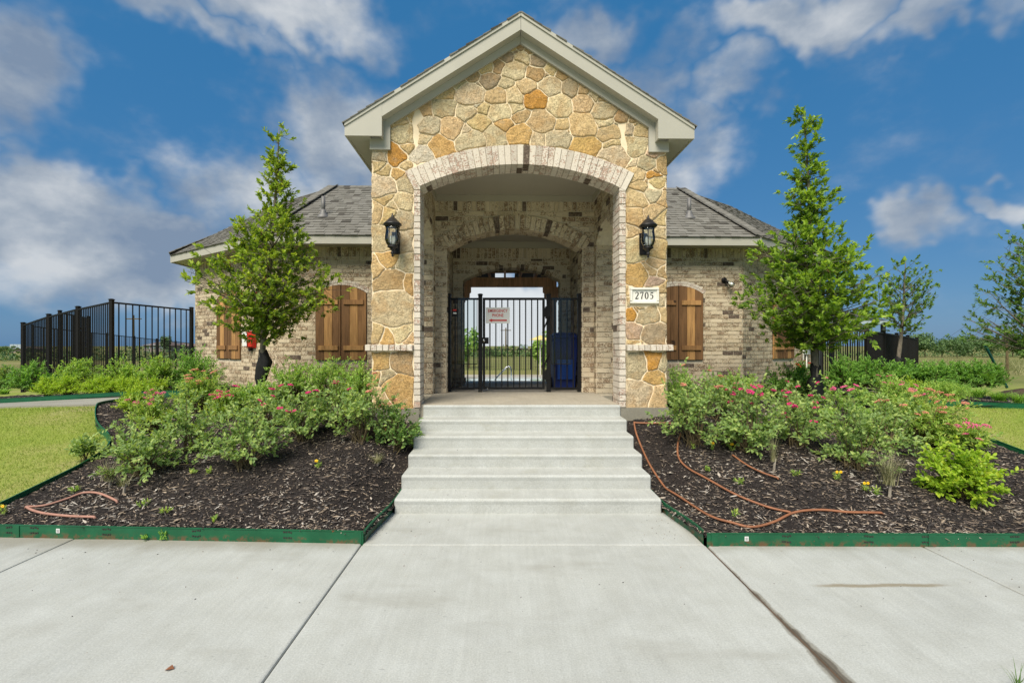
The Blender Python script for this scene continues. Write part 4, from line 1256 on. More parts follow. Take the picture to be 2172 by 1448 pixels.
for sgn in (-1, 1):
    f = lambda p, z: (sgn*p[0], p[1], z)
    B = (0.3, C1[1]); T = (0.3, RG1[1])
    faces = [[f(B, ZE), f(C1, ZE), f(RG1, ZR), f(T, ZR)], [f(C1, ZE), f(C2, ZE), f(RG2, ZR2), f(RG1, ZR)], [f(C2, ZE), f((C2[0], 12), ZE), f((RG2[0], 12), ZR2), f(RG2, ZR2)],
             [f(T, ZR), f(RG1, ZR), f((RG1[0], 9.0), ZE), f((.3, 9.0), ZE)], [f(RG1, ZR), f(RG2, ZR2), f((RG2[0], 12), ZR2), f((RG1[0]-1, 12), ZE+.3), f((RG1[0], 9.0), ZE)]]
    for q in faces: roof.poly(q if sgn > 0 else q[::-1])
    # front face
    es = Vector((0, 1, PS)).normalized(); n = Vector((0, -PS, 1)).normalized()
    shingle_plane((sgn*1.2, C1[1]-.02, ZE-.015), (sgn, 0, 0), es, n, [(0, 0), (C1[0]-1.2, 0), (RG1[0]-1.2, RUN*sl+.03), (0, RUN*sl+.03)])
    # angled face
    ca, sa = math.cos(CA), math.sin(CA); ins = Vector((-sa, ca, 0))
    es = Vector((sgn*ins.x, ins.y, PS)).normalized(); n = Vector((-sgn*ins.x*PS, -ins.y*PS, 1)).normalized()
    Lc = math.dist(C1, C2); ra = (RG1[0]-C1[0])*ca+(RG1[1]-C1[1])*sa; rb = (RG2[0]-C1[0])*ca+(RG2[1]-C1[1])*sa
    d2 = (RG2[0]-C1[0])*ins.x+(RG2[1]-C1[1])*ins.y
    shingle_plane((sgn*(C1[0]+.02*sa), C1[1]-.02*ca, ZE-.015), (sgn*ca, sa, 0), es, n, [(0, 0), (Lc, 0), (rb, d2*sl), (ra, RUN*sl)])
    # hip and ridge caps
    def caps(p, q, na, nb, wid=.13):
        p, q = Vector(p), Vector(q); d = (q-p).normalized(); L = (q-p).length; k = 0
        sa_ = d.cross(Vector(na)).normalized(); sb2 = Vector(nb).cross(d).normalized()
        s = 0
        while s < L-.05:
            e_ = min(L, s+.19); a, b = p+d*s, p+d*e_
            for side, nn_ in ((sa_, Vector(na).normalized()), (sb2, Vector(nb).normalized())):
                up0 = nn_*.017; up1 = nn_*.012
                SHING.append(([tuple(a), tuple(a+side*wid), tuple(b+side*wid), tuple(b), tuple(a+up0), tuple(a+side*wid+nn_*.019), tuple(b+side*wid+nn_*.014), tuple(b+up1)], 'shingle'))
            s += .14
    nF = (0, -PS, 1); nC = tuple(n)
    if sgn > 0: caps(f(C1, ZE), f(RG1, ZR), nF, nC); caps(f(C2, ZE), f(RG2, ZR2), nC, (PS, 0, 1)); caps(f(RG1, ZR), f(RG2, ZR2), nC, (-.5, .5, 1)); caps(f((1.3, RG1[1]), ZR), f(RG1, ZR), nF, (0, PS, 1))
    else: caps(f(C1, ZE), f(RG1, ZR), nC, nF); caps(f(C2, ZE), f(RG2, ZR2), (-PS, 0, 1), nC); caps(f(RG1, ZR), f(RG2, ZR2), (.5, .5, 1), nC); caps(f((-1.3, RG1[1]), ZR), f(RG1, ZR), (0, PS, 1), nF)
    # fascia and soffit
    inw = lambda p: p
    pts = [(1.0, C1[1]), C1, C2, (C2[0], 12)]
    inn = [(1.0, C1[1]+.025), (C1[0]-.025*math.tan(CA/2), C1[1]+.025), (C2[0]-.025, C2[1]+.013), (C2[0]-.025, 12)]
    for i in range(3):
        m = MB(); q = [pts[i], pts[i+1], inn[i+1], inn[i]]
        m.hexa([(sgn*a, b, 3.405) for a, b in q]+[(sgn*a, b, 3.566) for a, b in q]); m.build('fascia', M['trim'], house)
    wl = [(1.0, VF+.01), (UC, VF+.01), (UE, VE+.01), (UE, 12)]
    so = MB()
    for i in range(3): q = [inn[i], inn[i+1], wl[i+1], wl[i]]; so.hexa([(sgn*a, b, 3.430) for a, b in q]+[(sgn*a, b, 3.450) for a, b in q])
    so.build('soffit', M['trim'], house)
rf = roof.build('roof', M['underlay'], house)
# porch gable roof
pr = MB(); HO = 2.12; VO = -.16; ZA = 5.58; VBK = 5.4
ZEp = ZA-SL*HO
for sgn in (-1, 1):
    th = .09
    pr.hexa([(0, VO+.004, ZA-.02-th), (sgn*HO, VO+.004, ZEp-.02-th), (sgn*HO, VBK, ZEp-.02-th), (0, VBK, ZA-.02-th), (0, VO+.004, ZA-.02), (sgn*HO, VO+.004, ZEp-.02), (sgn*HO, VBK, ZEp-.02), (0, VBK, ZA-.02)])
    es = Vector((-sgn, 0, SL)).normalized(); n = Vector((sgn*SL, 0, 1)).normalized()
    shingle_plane((sgn*(HO+.025), VO-.025, ZEp-.03), (0, 1, 0), es, n, [(0, 0), (VBK-VO, 0), (VBK-VO, (HO+.025)*math.hypot(1, SL)-.165), (0, (HO+.025)*math.hypot(1, SL)-.165)])
s_ = 0.0
while s_ < VBK-VO:
    for sgn in (-1, 1):
        n = Vector((sgn*SL, 0, 1)).normalized(); dn = Vector((sgn, 0, -SL)).normalized(); a_ = Vector((0, VO-.02+s_, ZA-.018)); b_ = a_+Vector((0, .19, 0))
        SHING.append(([tuple(a_), tuple(a_+dn*.17), tuple(b_+dn*.17), tuple(b_), tuple(a_+n*.016), tuple(a_+dn*.17+n*.02), tuple(b_+dn*.17+n*.012), tuple(b_+n*.008)], 'shingle'))
    s_ += .14
prf = pr.build('porch_roof', M['underlay'], house)
def roof_area(vs):
    xs_ = []; ys_ = []
    for (u, v, z) in (vs[0], vs[1], vs[6], vs[7]):
        x, y, zz = to_world(u, v, z); xs_.append(VX+FPX*x/y); ys_.append(VY-FPX*(zz-HCAM)/y)
    a = sum(xs_[i]*ys_[(i+1) % 4]-xs_[(i+1) % 4]*ys_[i] for i in range(4))/2
    cx = sum(xs_)/4
    if 790 < cx < 1416 or abs(vs[0][0]) < 1.9: return 0
    return abs(a)
flush_pieces(SHING, 'shingle', 'shingles', rf, 300, roof_area)
# rake boards, returns, frieze and soffit of the gable
for sgn in (-1, 1):
    def q(u, z): return (sgn*u, z)
    m = MB(); d = .205                       # rake board, vertical depth
    ul = 1.675                               # where the return box begins
    def slab_v(ring, v0, v1, name, mat=M['trim']):
        m = MB(); n = len(ring)
        for v in (v1, v0):
            for (a, z) in ring: m.v.append((a, v, z))
        m.f.append(tuple(range(n))[::-1]); m.f.append(tuple(n+i for i in range(n)))
        for i in range(n): j = (i+1) % n; m.f.append((i, j, n+j, n+i))
        return m.build(name, mat, house)
    ztop = lambda u: ZA-.012-SL*u
    slab_v([q(0.002, ztop(0)-d), q(ul, ztop(ul)-d), q(ul, ztop(ul)), q(.002, ztop(0))], VO, VO+.025, 'rake_board')
    slab_v([q(0.002, ztop(0)-.045), q(HO, ztop(HO)-.045), q(HO, ztop(HO)+.002), q(.002, ztop(0)+.002)], VO-.014, VO-.001, 'drip_edge')
    zb = 4.06
    slab_v([q(ul, zb), q(HO, zb), q(HO, ztop(HO)), q(ul, ztop(ul))], VO-.002, VO+.024, 'cornice_return')
    slab_v([q(ul, zb), q(ul+.02, zb), q(ul+.02, ztop(ul)-d+.01), q(ul, ztop(ul)-d+.002)], VO+.0245, -.028, 'return_side')
    # raking soffit and frieze board against the stone
    zs = lambda u: ztop(u)-d+.012
    slab_v([q(.002, zs(0)-.012), q(ul-.001, zs(ul-.001)-.012), q(ul-.001, zs(ul-.001)), q(.002, zs(0))], VO+.026, -.03, 'rake_soffit')
    u2 = 1.60
    slab_v([q(.002, zs(0)-.105), q(u2, zs(u2)-.105), q(u2, zs(u2)-.013), q(.002, zs(0)-.013)], -.044, -.012, 'frieze_board')
    slab_v([q(u2+.001, 3.945), q(OUT+.02, 3.945), q(OUT+.02, zs(OUT)-.013), q(u2+.001, zs(u2)-.013)], -.046, -.010, 'frieze_block')
    # side eave: fascia and soffit running back
    m = MB(); u0, u1 = sorted((sgn*(HO-.024), sgn*HO)); m.box(u0, u1, VO+.026, 4.6, zb, ZEp-.03); m.build('fascia', M['trim'], house)
    m = MB(); u0, u1 = sorted((sgn*(OUT+.0), sgn*(HO-.025))); m.box(u0, u1, VO+.026, 4.6, zb+.006, zb+.024); m.build('soffit', M['trim'], house)
    m = MB(); u0, u1 = sorted((sgn*(OUT-.25), sgn*OUT)); m.box(u0, u1, .286, 4.6, 3.99, 4.30); m.build('plate_beam', M['trim'], house)
    # vent pipe through each wing roof
    uv = (3.03 if sgn < 0 else 4.03); px_, py_ = (689, 460) if sgn < 0 else (1465, 458)
    best = None
    for i in range(200):
        v = C1[1]+RUN*i/200; z = ZE+PS*(v-C1[1])
        x_, y_, z_ = to_world(0, v, z); 
        yy = VY-FPX*(z_-HCAM)/y_
        if best is None or abs(yy-py_) < best[0]:
            uu = ((px_-VX)/FPX*y_-BX+v*sb_)/cb; best = (abs(yy-py_), uu, v, z)
    _, uu, v, z = best
    vp = empty('vent_pipe', (uu, v, z), 0, house)
    m = MB(); m.lathe((0, 0, -.08), [(.13, 0), (.12, .06), (.075, .10), (.055, .15), (.05, .20)], 14); m.build('boot', M['vent_metal'], vp, True)
    m = MB(); m.lathe((0, 0, .05), [(.038, 0), (.038, .33), (.030, .33), (.030, .30)], 12); m.build('pipe', M['vent_metal'], vp, True)
# ---------------------------------------------------------------- lettering
def text_mesh(name, body, size, mat, parent, loc, rot, bold=0.0, sx=1.0):
    cu = bpy.data.curves.new(name, 'FONT'); cu.body = body; cu.size = size; cu.align_x = 'CENTER'; cu.align_y = 'CENTER'
    cu.extrude = .0008; cu.offset = bold; cu.resolution_u = 3
    tmp = bpy.data.objects.new(name+'_tmp', cu); C.objects.link(tmp)
    dg = bpy.context.evaluated_depsgraph_get(); me = bpy.data.meshes.new_from_object(tmp.evaluated_get(dg))
    bpy.data.objects.remove(tmp); me.materials.clear(); me.materials.append(mat)
    for v in me.vertices: v.co.x *= sx
    o = link(name, me, parent, loc); o.rotation_euler = rot
    return o

# ---------------------------------------------------------------- gate between the middle arch jambs
GY = 7.52
def gx_(px): return (px-VX)/FPX*GY
def gz_(py): return HCAM+(VY-py)/FPX*GY
ZT, ZB = gz_(631.4), gz_(824)
def fence_post(mb, x, y, z0, z1, w=.064):
    mb.box(x-w/2, x+w/2, y-w/2, y+w/2, z0, z1-.02)
def post_obj(parent, x, y, z0, z1, w=.064, mat='black_metal'):
    m = MB(); fence_post(m, x, y, z0, z1, w); o = m.build('post', M[mat], parent)
    m = MB(); e = w/2+.008
    m.box(x-e, x+e, y-e, y+e, z1-.022, z1-.006); m.box(x-e*.6, x+e*.6, y-e*.6, y+e*.6, z1-.006, z1+.002); m.build('post_cap', M[mat], o)
    return o
def bar(parent, name, x0, x1, y0, y1, z0, z1, mat='black_metal'):
    m = MB(); m.box(x0, x1, y0, y1, z0, z1); return m.build(name, M[mat], parent)
px1, px2, px3, px4 = gx_(952), gx_(1018.8), gx_(1163.5), gx_(1229)
gate = empty('pool_gate', (0, 0, 0)); tag(gate, 'black metal picket gate carrying the emergency phone sign', 'gate')
gl, gr = gx_(1026.5), gx_(1153)
for x in (gl, gr): bar(gate, 'stile', x-.019, x+.019, GY-.019, GY+.019, ZB-.01, ZT)
bar(gate, 'rail', gl+.0195, gr-.0195, GY-.018, GY+.018, ZT-.036, ZT); bar(gate, 'rail', gl+.0195, gr-.0195, GY-.018, GY+.018, ZB-.01, ZB+.026)
for k in range(9):
    x = gl+(gr-gl)*(k+1)/10; bar(gate, 'picket', x-.0095, x+.0095, GY-.0095, GY+.0095, ZB+.0265, ZT-.0365)
# mesh screen behind the pickets
mm = MB(); 
for k in range(46):
    z = ZB+.03+(ZT-ZB-.07)*k/45; mm.box(gl+.02, gr-.02, GY+.0125, GY+.0137, z-.0006, z+.0006)
for k in range(33):
    x = gl+.02+(gr-gl-.04)*k/32; mm.box(x-.0006, x+.0006, GY+.0140, GY+.0152, ZB+.03, ZT-.04)
mm.build('mesh_screen', M['black_metal'], gate)
lb = bar(gate, 'latch_box', gx_(1021), gx_(1036.5), GY-.035, GY+.01, gz_(729), gz_(715.5))
m = MB(); m.lathe((0, 0, 0), [(.020, 0), (.020, .015), (.014, .03), (.024, .045), (.024, .062), (.01, .07)], 14); o = m.build('knob', M['steel'], lb, True); o.location = (gx_(1027), GY-.037, gz_(722)); o.rotation_euler = (R(90), 0, 0)
for py_ in (662, 795):
    hb = bar(gate, 'hinge', gx_(1153.5), gx_(1166), GY-.04, GY-.012, gz_(py_+10), gz_(py_-9))
    bar(hb, 'hinge_pin', gx_(1156), gx_(1159), GY-.052, GY-.0405, gz_(py_+14), gz_(py_-12))
for (a, b) in (((1164, 672), (1152, 702)), ((1164, 748), (1153, 782))):
    m = MB(); m.tube([at(*a, GY-.055), at(*b, GY-.045)], [.014, .008], 8); m.build('gate_closer', M['black_metal'], gate)
def side_panel(xa, xb, label, posts, hook):
    root = empty('gate_side_panel', ((xa+xb)/2, GY, PLAT)); tag(root, label, 'fence panel', 'fixed panels beside the gate')
    root.location = (0, 0, 0)
    for i, x in enumerate(posts): post_obj(root, x, GY, PLAT, gz_(623))
    bar(root, 'rail', xa+.033, xb-.033, GY-.016, GY+.016, ZT-.034, ZT-.004); bar(root, 'rail', xa+.033, xb-.033, GY-.016, GY+.016, ZB-.012, ZB+.022)
    for k in range(4):
        x = xa+(xb-xa)*(k+1)/5; bar(root, 'picket', x-.0095, x+.0095, GY-.0095, GY+.0095, ZB+.0225, ZT-.0345)
    return root
spl = side_panel(px1, px2, 'fixed black picket panel left of the gate with clear guard', (px1, px2), 0)
spr = side_panel(px3, px4, 'fixed black picket panel right of the gate before the blue cart', (px3, px4), 0)
for root, x0, x1 in ((spl, gx_(970.5), gx_(1012.8)), (spr, gx_(1169), gx_(1211))):
    z0, z1 = gz_(771), gz_(632); y = GY-.042
    gp = bar(root, 'guard_panel', x0, x1, y-.002, y+.002, z0, z1, 'guard_glass')
    for (a, b, c, d) in ((x0, x1, z0-.012, z0), (x0, x0+.008, z0, z1), (x1-.008, x1, z0, z1)): bar(gp, 'guard_frame', a, b, y-.006, y+.006, c, d)
lk = bar(spl, 'key_lock', gx_(959), gx_(972), GY-.05, GY-.015, gz_(671), gz_(656))
bar(lk, 'red_tab', gx_(961), gx_(969), GY-.053, GY-.0505, gz_(659.5), gz_(656.5), 'sign_red'); bar(lk, 'white_tab', gx_(962), gx_(969), GY-.053, GY-.0505, gz_(666), gz_(663), 'sign_white')
for (x, root) in ((px1-.006, spl), (px4+.006, spr)): bar(root, 'wall_bracket', x-.03, x+.03, GY-.05, GY-.034, gz_(646), gz_(624))
# chain at the foot of the gate post
ch = empty('chain', (px2+.03, GY-.06, PLAT+.02)); tag(ch, 'short steel chain lying at the foot of the gate post', 'chain')
for k in range(9):
    m = MB(); t = k/8; r_ = .012
    pts = [(r_*math.cos(a), r_*.6*math.sin(a), 0) for a in [2*math.pi*i/8 for i in range(9)]]
    m.tube(pts, .0028, 5, False); o = m.build('chain_link', M['steel'], ch)
    o.location = (-.10+.19*t, .02*math.sin(5*t), .0+.07*abs(t-.45)); o.rotation_euler = (k % 2*1.4, .5-t, .3*k)
# the sign
SY = GY-.0165
sg = empty('notice_sign', (gx_(1055.8), SY, gz_(668.8))); tag(sg, 'white notice reading EMERGENCY PHONE with red arrow on the gate', 'sign')
sw, sh = gx_(1081.2)-gx_(1030.4), gz_(652)-gz_(685.7)
m = MB(); m.box(-sw/2, sw/2, -.0018, .0018, -sh/2, sh/2); m.build('panel', M['sign_white'], sg)
text_mesh('lettering', 'EMERGENCY', .068, M['sign_red'], sg, (0, -.0032, .070), (R(90), 0, 0), .0010, .80)
text_mesh('lettering', 'PHONE', .068, M['sign_red'], sg, (0, -.0032, -.002), (R(90), 0, 0), .0010, .80)
m = MB(); z = -.080
m.hexa([(-.09, -.0026, z-.012), (.145, -.0026, z-.012), (.145, -.0019, z-.012), (-.09, -.0019, z-.012), (-.09, -.0026, z+.012), (.145, -.0026, z+.012), (.145, -.0019, z+.012), (-.09, -.0019, z+.012)])
m.add([(-.145, -.0026, z), (-.09, -.0026, z-.027), (-.09, -.0026, z+.027), (-.145, -.0019, z), (-.09, -.0019, z-.027), (-.09, -.0019, z+.027)], [(0, 1, 2), (5, 4, 3), (0, 3, 4, 1), (2, 5, 3, 0), (1, 4, 5, 2)])
m.build('arrow', M['sign_red'], sg)

# ---------------------------------------------------------------- house number
plq = empty('house_number_plaque', to_world(1.55, -.012, 2.163), BROT); tag(plq, 'cream framed plaque with dark number 2705 on the right pillar', 'sign')
pw, ph_ = .368, .205
m = MB(); m.box(-pw/2+.03, pw/2-.03, -.004, .03, -ph_/2+.03, ph_/2-.03); m.build('panel', M['white_paint'], plq)
for (a, b, c, d) in ((-pw/2, pw/2, ph_/2-.034, ph_/2), (-pw/2, pw/2, -ph_/2, -ph_/2+.034)):
    m = MB(); m.hexa([(a, .03, c), (b, .03, c), (b, .03, d), (a, .03, d), (a+.006, -.026, c+.006), (b-.006, -.026, c+.006), (b-.006, -.026, d-.006), (a+.006, -.026, d-.006)]); m.build('frame', M['white_paint'], plq)
for s_ in (-1, 1):
    a, b = sorted((s_*pw/2, s_*(pw/2-.034)))
    m = MB(); m.hexa([(a, .03, -ph_/2+.0345), (b, .03, -ph_/2+.0345), (b, .03, ph_/2-.0345), (a, .03, ph_/2-.0345), (a+.006, -.0255, -ph_/2+.0345), (b-.006, -.0255, -ph_/2+.0345), (b-.006, -.0255, ph_/2-.0345), (a+.006, -.0255, ph_/2-.0345)]); m.build('frame', M['white_paint'], plq)
def stroke(mb, pts, ws, x0, h):
    """thick and thin pen stroke in digit units (width .6, height 1)"""
    n = len(pts); L = []; Rr = []
    for i, (x, z) in enumerate(pts):
        a = pts[max(0, i-1)]; b = pts[min(n-1, i+1)]; dx, dz = b[0]-a[0], b[1]-a[1]; l = math.hypot(dx, dz) or 1
        nx_, nz_ = -dz/l, dx/l; w = ws[i]/2
        L.append((x0+(x+nx_*w)*h, (z+nz_*w)*h-h/2)); Rr.append((x0+(x-nx_*w)*h, (z-nz_*w)*h-h/2))
    for i in range(n-1):
        q = [L[i], L[i+1], Rr[i+1], Rr[i]]
        mb.hexa([(a, -.0045, b) for a, b in q]+[(a, -.0075, b) for a, b in q])
def arc(cx, cz, rx, rz, a0, a1, n=12): return [(cx+rx*math.cos(R(a0+(a1-a0)*i/n)), cz+rz*math.sin(R(a0+(a1-a0)*i/n))) for i in range(n+1)]
DIG = {}
p = arc(.28, .74, .20, .23, 170, -20, 12)+[(.34, .42), (.18, .20), (.06, .05)]
DIG['2'] = [(p, [.10, .08, .05, .05, .06, .07, .08, .09, .11, .13, .14, .15, .14, .12, .09, .07]), ([(.05, .055), (.25, .06), (.45, .05), (.52, .20)], [.11, .13, .11, .03])]
DIG['7'] = [([(.05, .74), (.07, .93), (.28, .945), (.52, .945)], [.03, .10, .12, .12]), ([(.50, .92), (.38, .62), (.30, .30), (.27, .0)], [.08, .11, .14, .15])]
DIG['0'] = [(arc(.28, .5, .19, .46, 90, 450, 24), [.05+.10*abs(math.cos(2*math.pi*i/24+math.pi/2))for i in range(25)])]
DIG['5'] = [([(.52, .98), (.46, .90), (.16, .90)], [.03, .13, .12]), ([(.17, .90), (.13, .56)], [.05, .04]), ([(.13, .56)]+arc(.24, .33, .23, .27, 95, -120, 12), [.04, .05, .07, .10, .13, .14, .14, .13, .12, .10, .08, .07, .08, .10])]
DIG['0'] = [(arc(.28, .5, .20, .46, 0, 360, 24), [.05+.11*abs(math.cos(2*math.pi*i/24)) for i in range(25)])]
for i, d in enumerate('2705'):
    mb = MB()
    for pts, ws in DIG[d]: stroke(mb, pts, ws, -.118+.0615*i, .088)
    mb.build('digit', M['ink_dark'], plq)

# ---------------------------------------------------------------- wall lanterns
def lantern(u, label):
    root = empty('wall_lantern', to_world(u, -.022, 2.80), BROT); tag(root, label, 'lantern', 'lanterns on the porch pillars')
    m = MB(); m.box(-.048, .048, -.012, .012, -.135, .135); m.box(-.038, .038, -.026, -.0125, -.125, .125); m.build('back_plate', M['lantern_metal'], root)
    y = -.19
    m = MB(); m.tube([(0, -.02, -.06), (0, -.08, -.085), (0, -.14, -.10), (0, y, -.085)], .011, 8); m.build('arm', M['lantern_metal'], root, True)
    m = MB(); m.lathe((0, y, -.205), [(.004, 0), (.016, .012), (.010, .028), (.022, .042), (.022, .055), (.012, .07), (.028, .09), (.034, .10), (.060, .115), (.064, .122), (.058, .130)], 16); m.build('finial_base', M['lantern_metal'], root, True)
    m = MB(); prof = [(.046, 0), (.066, .025), (.082, .07), (.084, .11), (.076, .16), (.072, .20), (.080, .235)]
    m.lathe((0, y, -.075), prof, 18); gl_ = m.build('glass_globe', M['glass'], root, True)
    for k in range(6):
        t = 2*math.pi*k/6+.25; mb = MB(); mb.tube([((r_+.003)*math.cos(t), y+(r_+.003)*math.sin(t), -.075+z) for r_, z in prof], .0035, 5); mb.build('glass_rib', M['lantern_metal'], root)
    m = MB(); m.lathe((0, y, .155), [(.086, 0), (.094, .006), (.096, .014), (.108, .022), (.108, .032), (.098, .040), (.074, .065), (.045, .095), (.028, .110), (.014, .118), (.018, .128), (.012, .138), (.006, .142), (.010, .150), (.004, .160)], 20); m.build('cap', M['lantern_metal'], root, True)
    for dx in (-.022, .022, 0):
        mb = MB(); mb.lathe((dx, y+(0 if dx else .018), -.07), [(.012, 0), (.012, .05), (.010, .052), (.014, .075), (.010, .105), (.002, .125)], 10); mb.build('candle_bulb', M['white_paint'], root, True)
lantern(-1.535, 'black wall lantern on the stone pillar left of the arch'); lantern(1.535, 'black wall lantern on the stone pillar above the number plaque')

# ---------------------------------------------------------------- bare bulb floodlight on the right wing
u, v = ((1536-VX)/FPX*9.19-BX+VF*sb_)/cb, VF-.008
fl = empty('security_light', to_world(u, v, HCAM+(VY-594)/FPX*9.19), BROT); tag(fl, 'small black security light with clear bulb on right wing brick', 'lamp')
m = MB(); m.lathe((0, 0, 0), [(.055, 0), (.055, .015), (.045, .028), (.03, .032)], 16); o = m.build('base', M['black_metal'], fl, True); o.rotation_euler = (R(90), 0, 0)
m = MB(); m.tube([(0, -.02, 0), (.02, -.06, -.03), (.045, -.095, -.055)], [.022, .026, .028], 10); m.build('socket', M['black_metal'], fl, True)
m = MB(); m.lathe((0, 0, 0), [(.024, 0), (.028, .02), (.050, .06), (.056, .085), (.045, .115), (.02, .13)], 14); o = m.build('bulb', M['glass'], fl, True); o.location = (.04, -.085, -.05); o.rotation_euler = Vector((.55, -.45, -.6)).to_track_quat('Z', 'Y').to_euler()
m = MB(); m.lathe((0, 0, 0), [(.018, 0), (.02, .03), (.038, .065), (.040, .085), (.02, .105)], 12); o = m.build('reflector', M['white_paint'], fl, True); o.location = (.04, -.085, -.05); o.rotation_euler = Vector((.55, -.45, -.6)).to_track_quat('Z', 'Y').to_euler()

# ---------------------------------------------------------------- things on the angled walls
ca, sa = math.cos(CA), math.sin(CA)
def on_angled(sgn, t, z, d): return to_world(sgn*(UC+ca*t)+sgn*sa*d, VF+sa*t-ca*d, z)
rb = empty('leaflet_box', on_angled(-1, .80, 1.66, .02), BROT-CA); tag(rb, 'red leaflet box with white paper on the wall behind the left tree', 'box')
m = MB(); m.hexa([(-.16, -.012, -.17), (.16, -.012, -.17), (.16, 0, -.17), (-.16, 0, -.17), (-.21, -.012, .17), (.21, -.012, .17), (.21, 0, .17), (-.21, 0, .17)]); m.build('back_panel', M['sign_red'], rb)
m = MB(); m.hexa([(-.13, -.085, -.14), (.15, -.085, -.14), (.15, -.014, -.16), (-.13, -.014, -.16), (-.16, -.10, .06), (.18, -.10, .06), (.18, -.014, .06), (-.16, -.014, .06)]); m.build('pocket', M['sign_red'], rb)
m = MB(); m.box(-.15, .02, -.112, -.106, -.13, .15); m.build('paper', M['sign_white'], rb)
m = MB(); m.box(-.03, .03, -.05, .0, -.23, -.175); m.build('bracket', M['black_metal'], rb)
t_m = 2.78
mb_ = empty('meter_box', on_angled(1, t_m, 1.52, .03), BROT+CA); tag(mb_, 'grey electric meter box with white conduit on the right wall', 'box')
m = MB(); m.box(-.10, .10, -.10, .0, -.18, .14); m.build('case', M['meter_box'], mb_)
m = MB(); m.box(-.09, .09, -.108, -.1005, -.02, .13); m.build('cover', M['meter_box'], mb_)
m = MB(); m.tube([(-.17, -.03, -.75), (-.17, -.03, .55)], .018, 8); m.tube([(-.05, -.05, -.18), (-.05, -.05, -.75)], .014, 8); m.build('conduit', M['white_paint'], mb_, True)

# ---------------------------------------------------------------- blue wheeled cart behind the right hand panel
ct = empty('wheeled_cart', (gx_(1195)*1.055, 7.98, PLAT), R(2)); tag(ct, 'dark blue wheeled refuse cart behind the right gate panel', 'bin')
def frus(mb, w0, d0, z0, w1, d1, z1, dy0=0, dy1=0):
    mb.hexa([(-w0/2, -d0/2+dy0, z0), (w0/2, -d0/2+dy0, z0), (w0/2, d0/2+dy0, z0), (-w0/2, d0/2+dy0, z0), (-w1/2, -d1/2+dy1, z1), (w1/2, -d1/2+dy1, z1), (w1/2, d1/2+dy1, z1), (-w1/2, d1/2+dy1, z1)])
m = MB(); frus(m, .34, .32, .03, .42, .44, .84); m.build('body', M['cart_blue'], ct)
m = MB(); frus(m, .44, .46, .80, .455, .475, .86); m.build('rim', M['cart_blue'], ct)
m = MB(); frus(m, .45, .50, .866, .45, .50, .90, -.01, -.01); frus(m, .42, .46, .9005, .30, .30, .955, -.01, -.01); m.build('lid', M['cart_blue'], ct)
m = MB(); m.box(-.13, .13, -.215, -.20, .20, .52); o = m.build('front_panel', M['cart_label'], ct); o.rotation_euler = (R(3.0), 0, 0)
m = MB(); m.tube([(-.16, .27, .88), (.16, .27, .88)], .014, 8); m.build('handle', M['cart_blue'], ct, True)
for s_ in (-1, 1):
    m = MB(); m.tube([(s_*.17, .17, .10), (s_*.22, .17, .10)], .10, 16); w_ = m.build('wheel', M['black_metal'], ct)
    m = MB(); m.tube([(s_*.2201, .17, .10), (s_*.228, .17, .10)], .04, 12); m.build('hub', M['meter_box'], w_)

# ---------------------------------------------------------------- pergola behind the back arch
pg = empty('pergola', (0, 0, 0)); tag(pg, 'stained timber pergola seen through the back arch', 'pergola')
PY = 10.5
def wood(m, name, parent, tone=WOOD_PERG):
    o = m.build(name, M['wood'], parent); f = rng.uniform(.85, 1.15); o.color = tuple(c*f for c in tone[:3])+(1,); return o
ZP0, ZP1 = 2.843, 3.048
for x in (-.965, 1.075):
    m = MB(); m.box(x-.075, x+.075, PY-.075, PY+.075, .55, ZP0-.001); po = wood(m, 'post', pg)
    m = MB(); m.box(x-.10, x+.10, PY-.10, PY+.10, .55, .82); wood(m, 'post_base', po)
    for s_ in (-1, 1):
        m = MB(); ring = [(.076, ZP0-.34), (.09, ZP0-.34)]+[(.09+.10*math.sin(R(a)), ZP0-.20-.10*math.cos(R(a))) for a in range(0, 91, 15)]+[(.19, ZP0-.14), (.22, ZP0-.12), (.22, ZP0-.002), (.076, ZP0-.002)]
        n = len(ring)
        for yv in (PY-.06, PY+.06):
            for (a, z) in ring: m.v.append((x+s_*a, yv, z))
        m.f.append(tuple(range(n))); m.f.append(tuple(n+i for i in reversed(range(n))))
        for i in range(n): j = (i+1) % n; m.f.append((j, i, n+i, n+j))
        wood(m, 'bracket', pg)
m = MB(); m.box(-1.5, 1.155, PY-.07, PY+.07, ZP0, ZP1); wood(m, 'beam', pg)
for k in range(8):
    x = -1.35+k*.34; m = MB(); m.box(x-.022, x+.022, 9.15, PY+.45, ZP1+.001, ZP1+.14); wood(m, 'rafter', pg)
for k in range(10):
    y = 9.2+k*.17; m = MB(); m.box(-1.5, 1.3, y-.035, y+.035, ZP1+.141, ZP1+.18); wood(m, 'purlin', pg, WOOD_LIGHT)

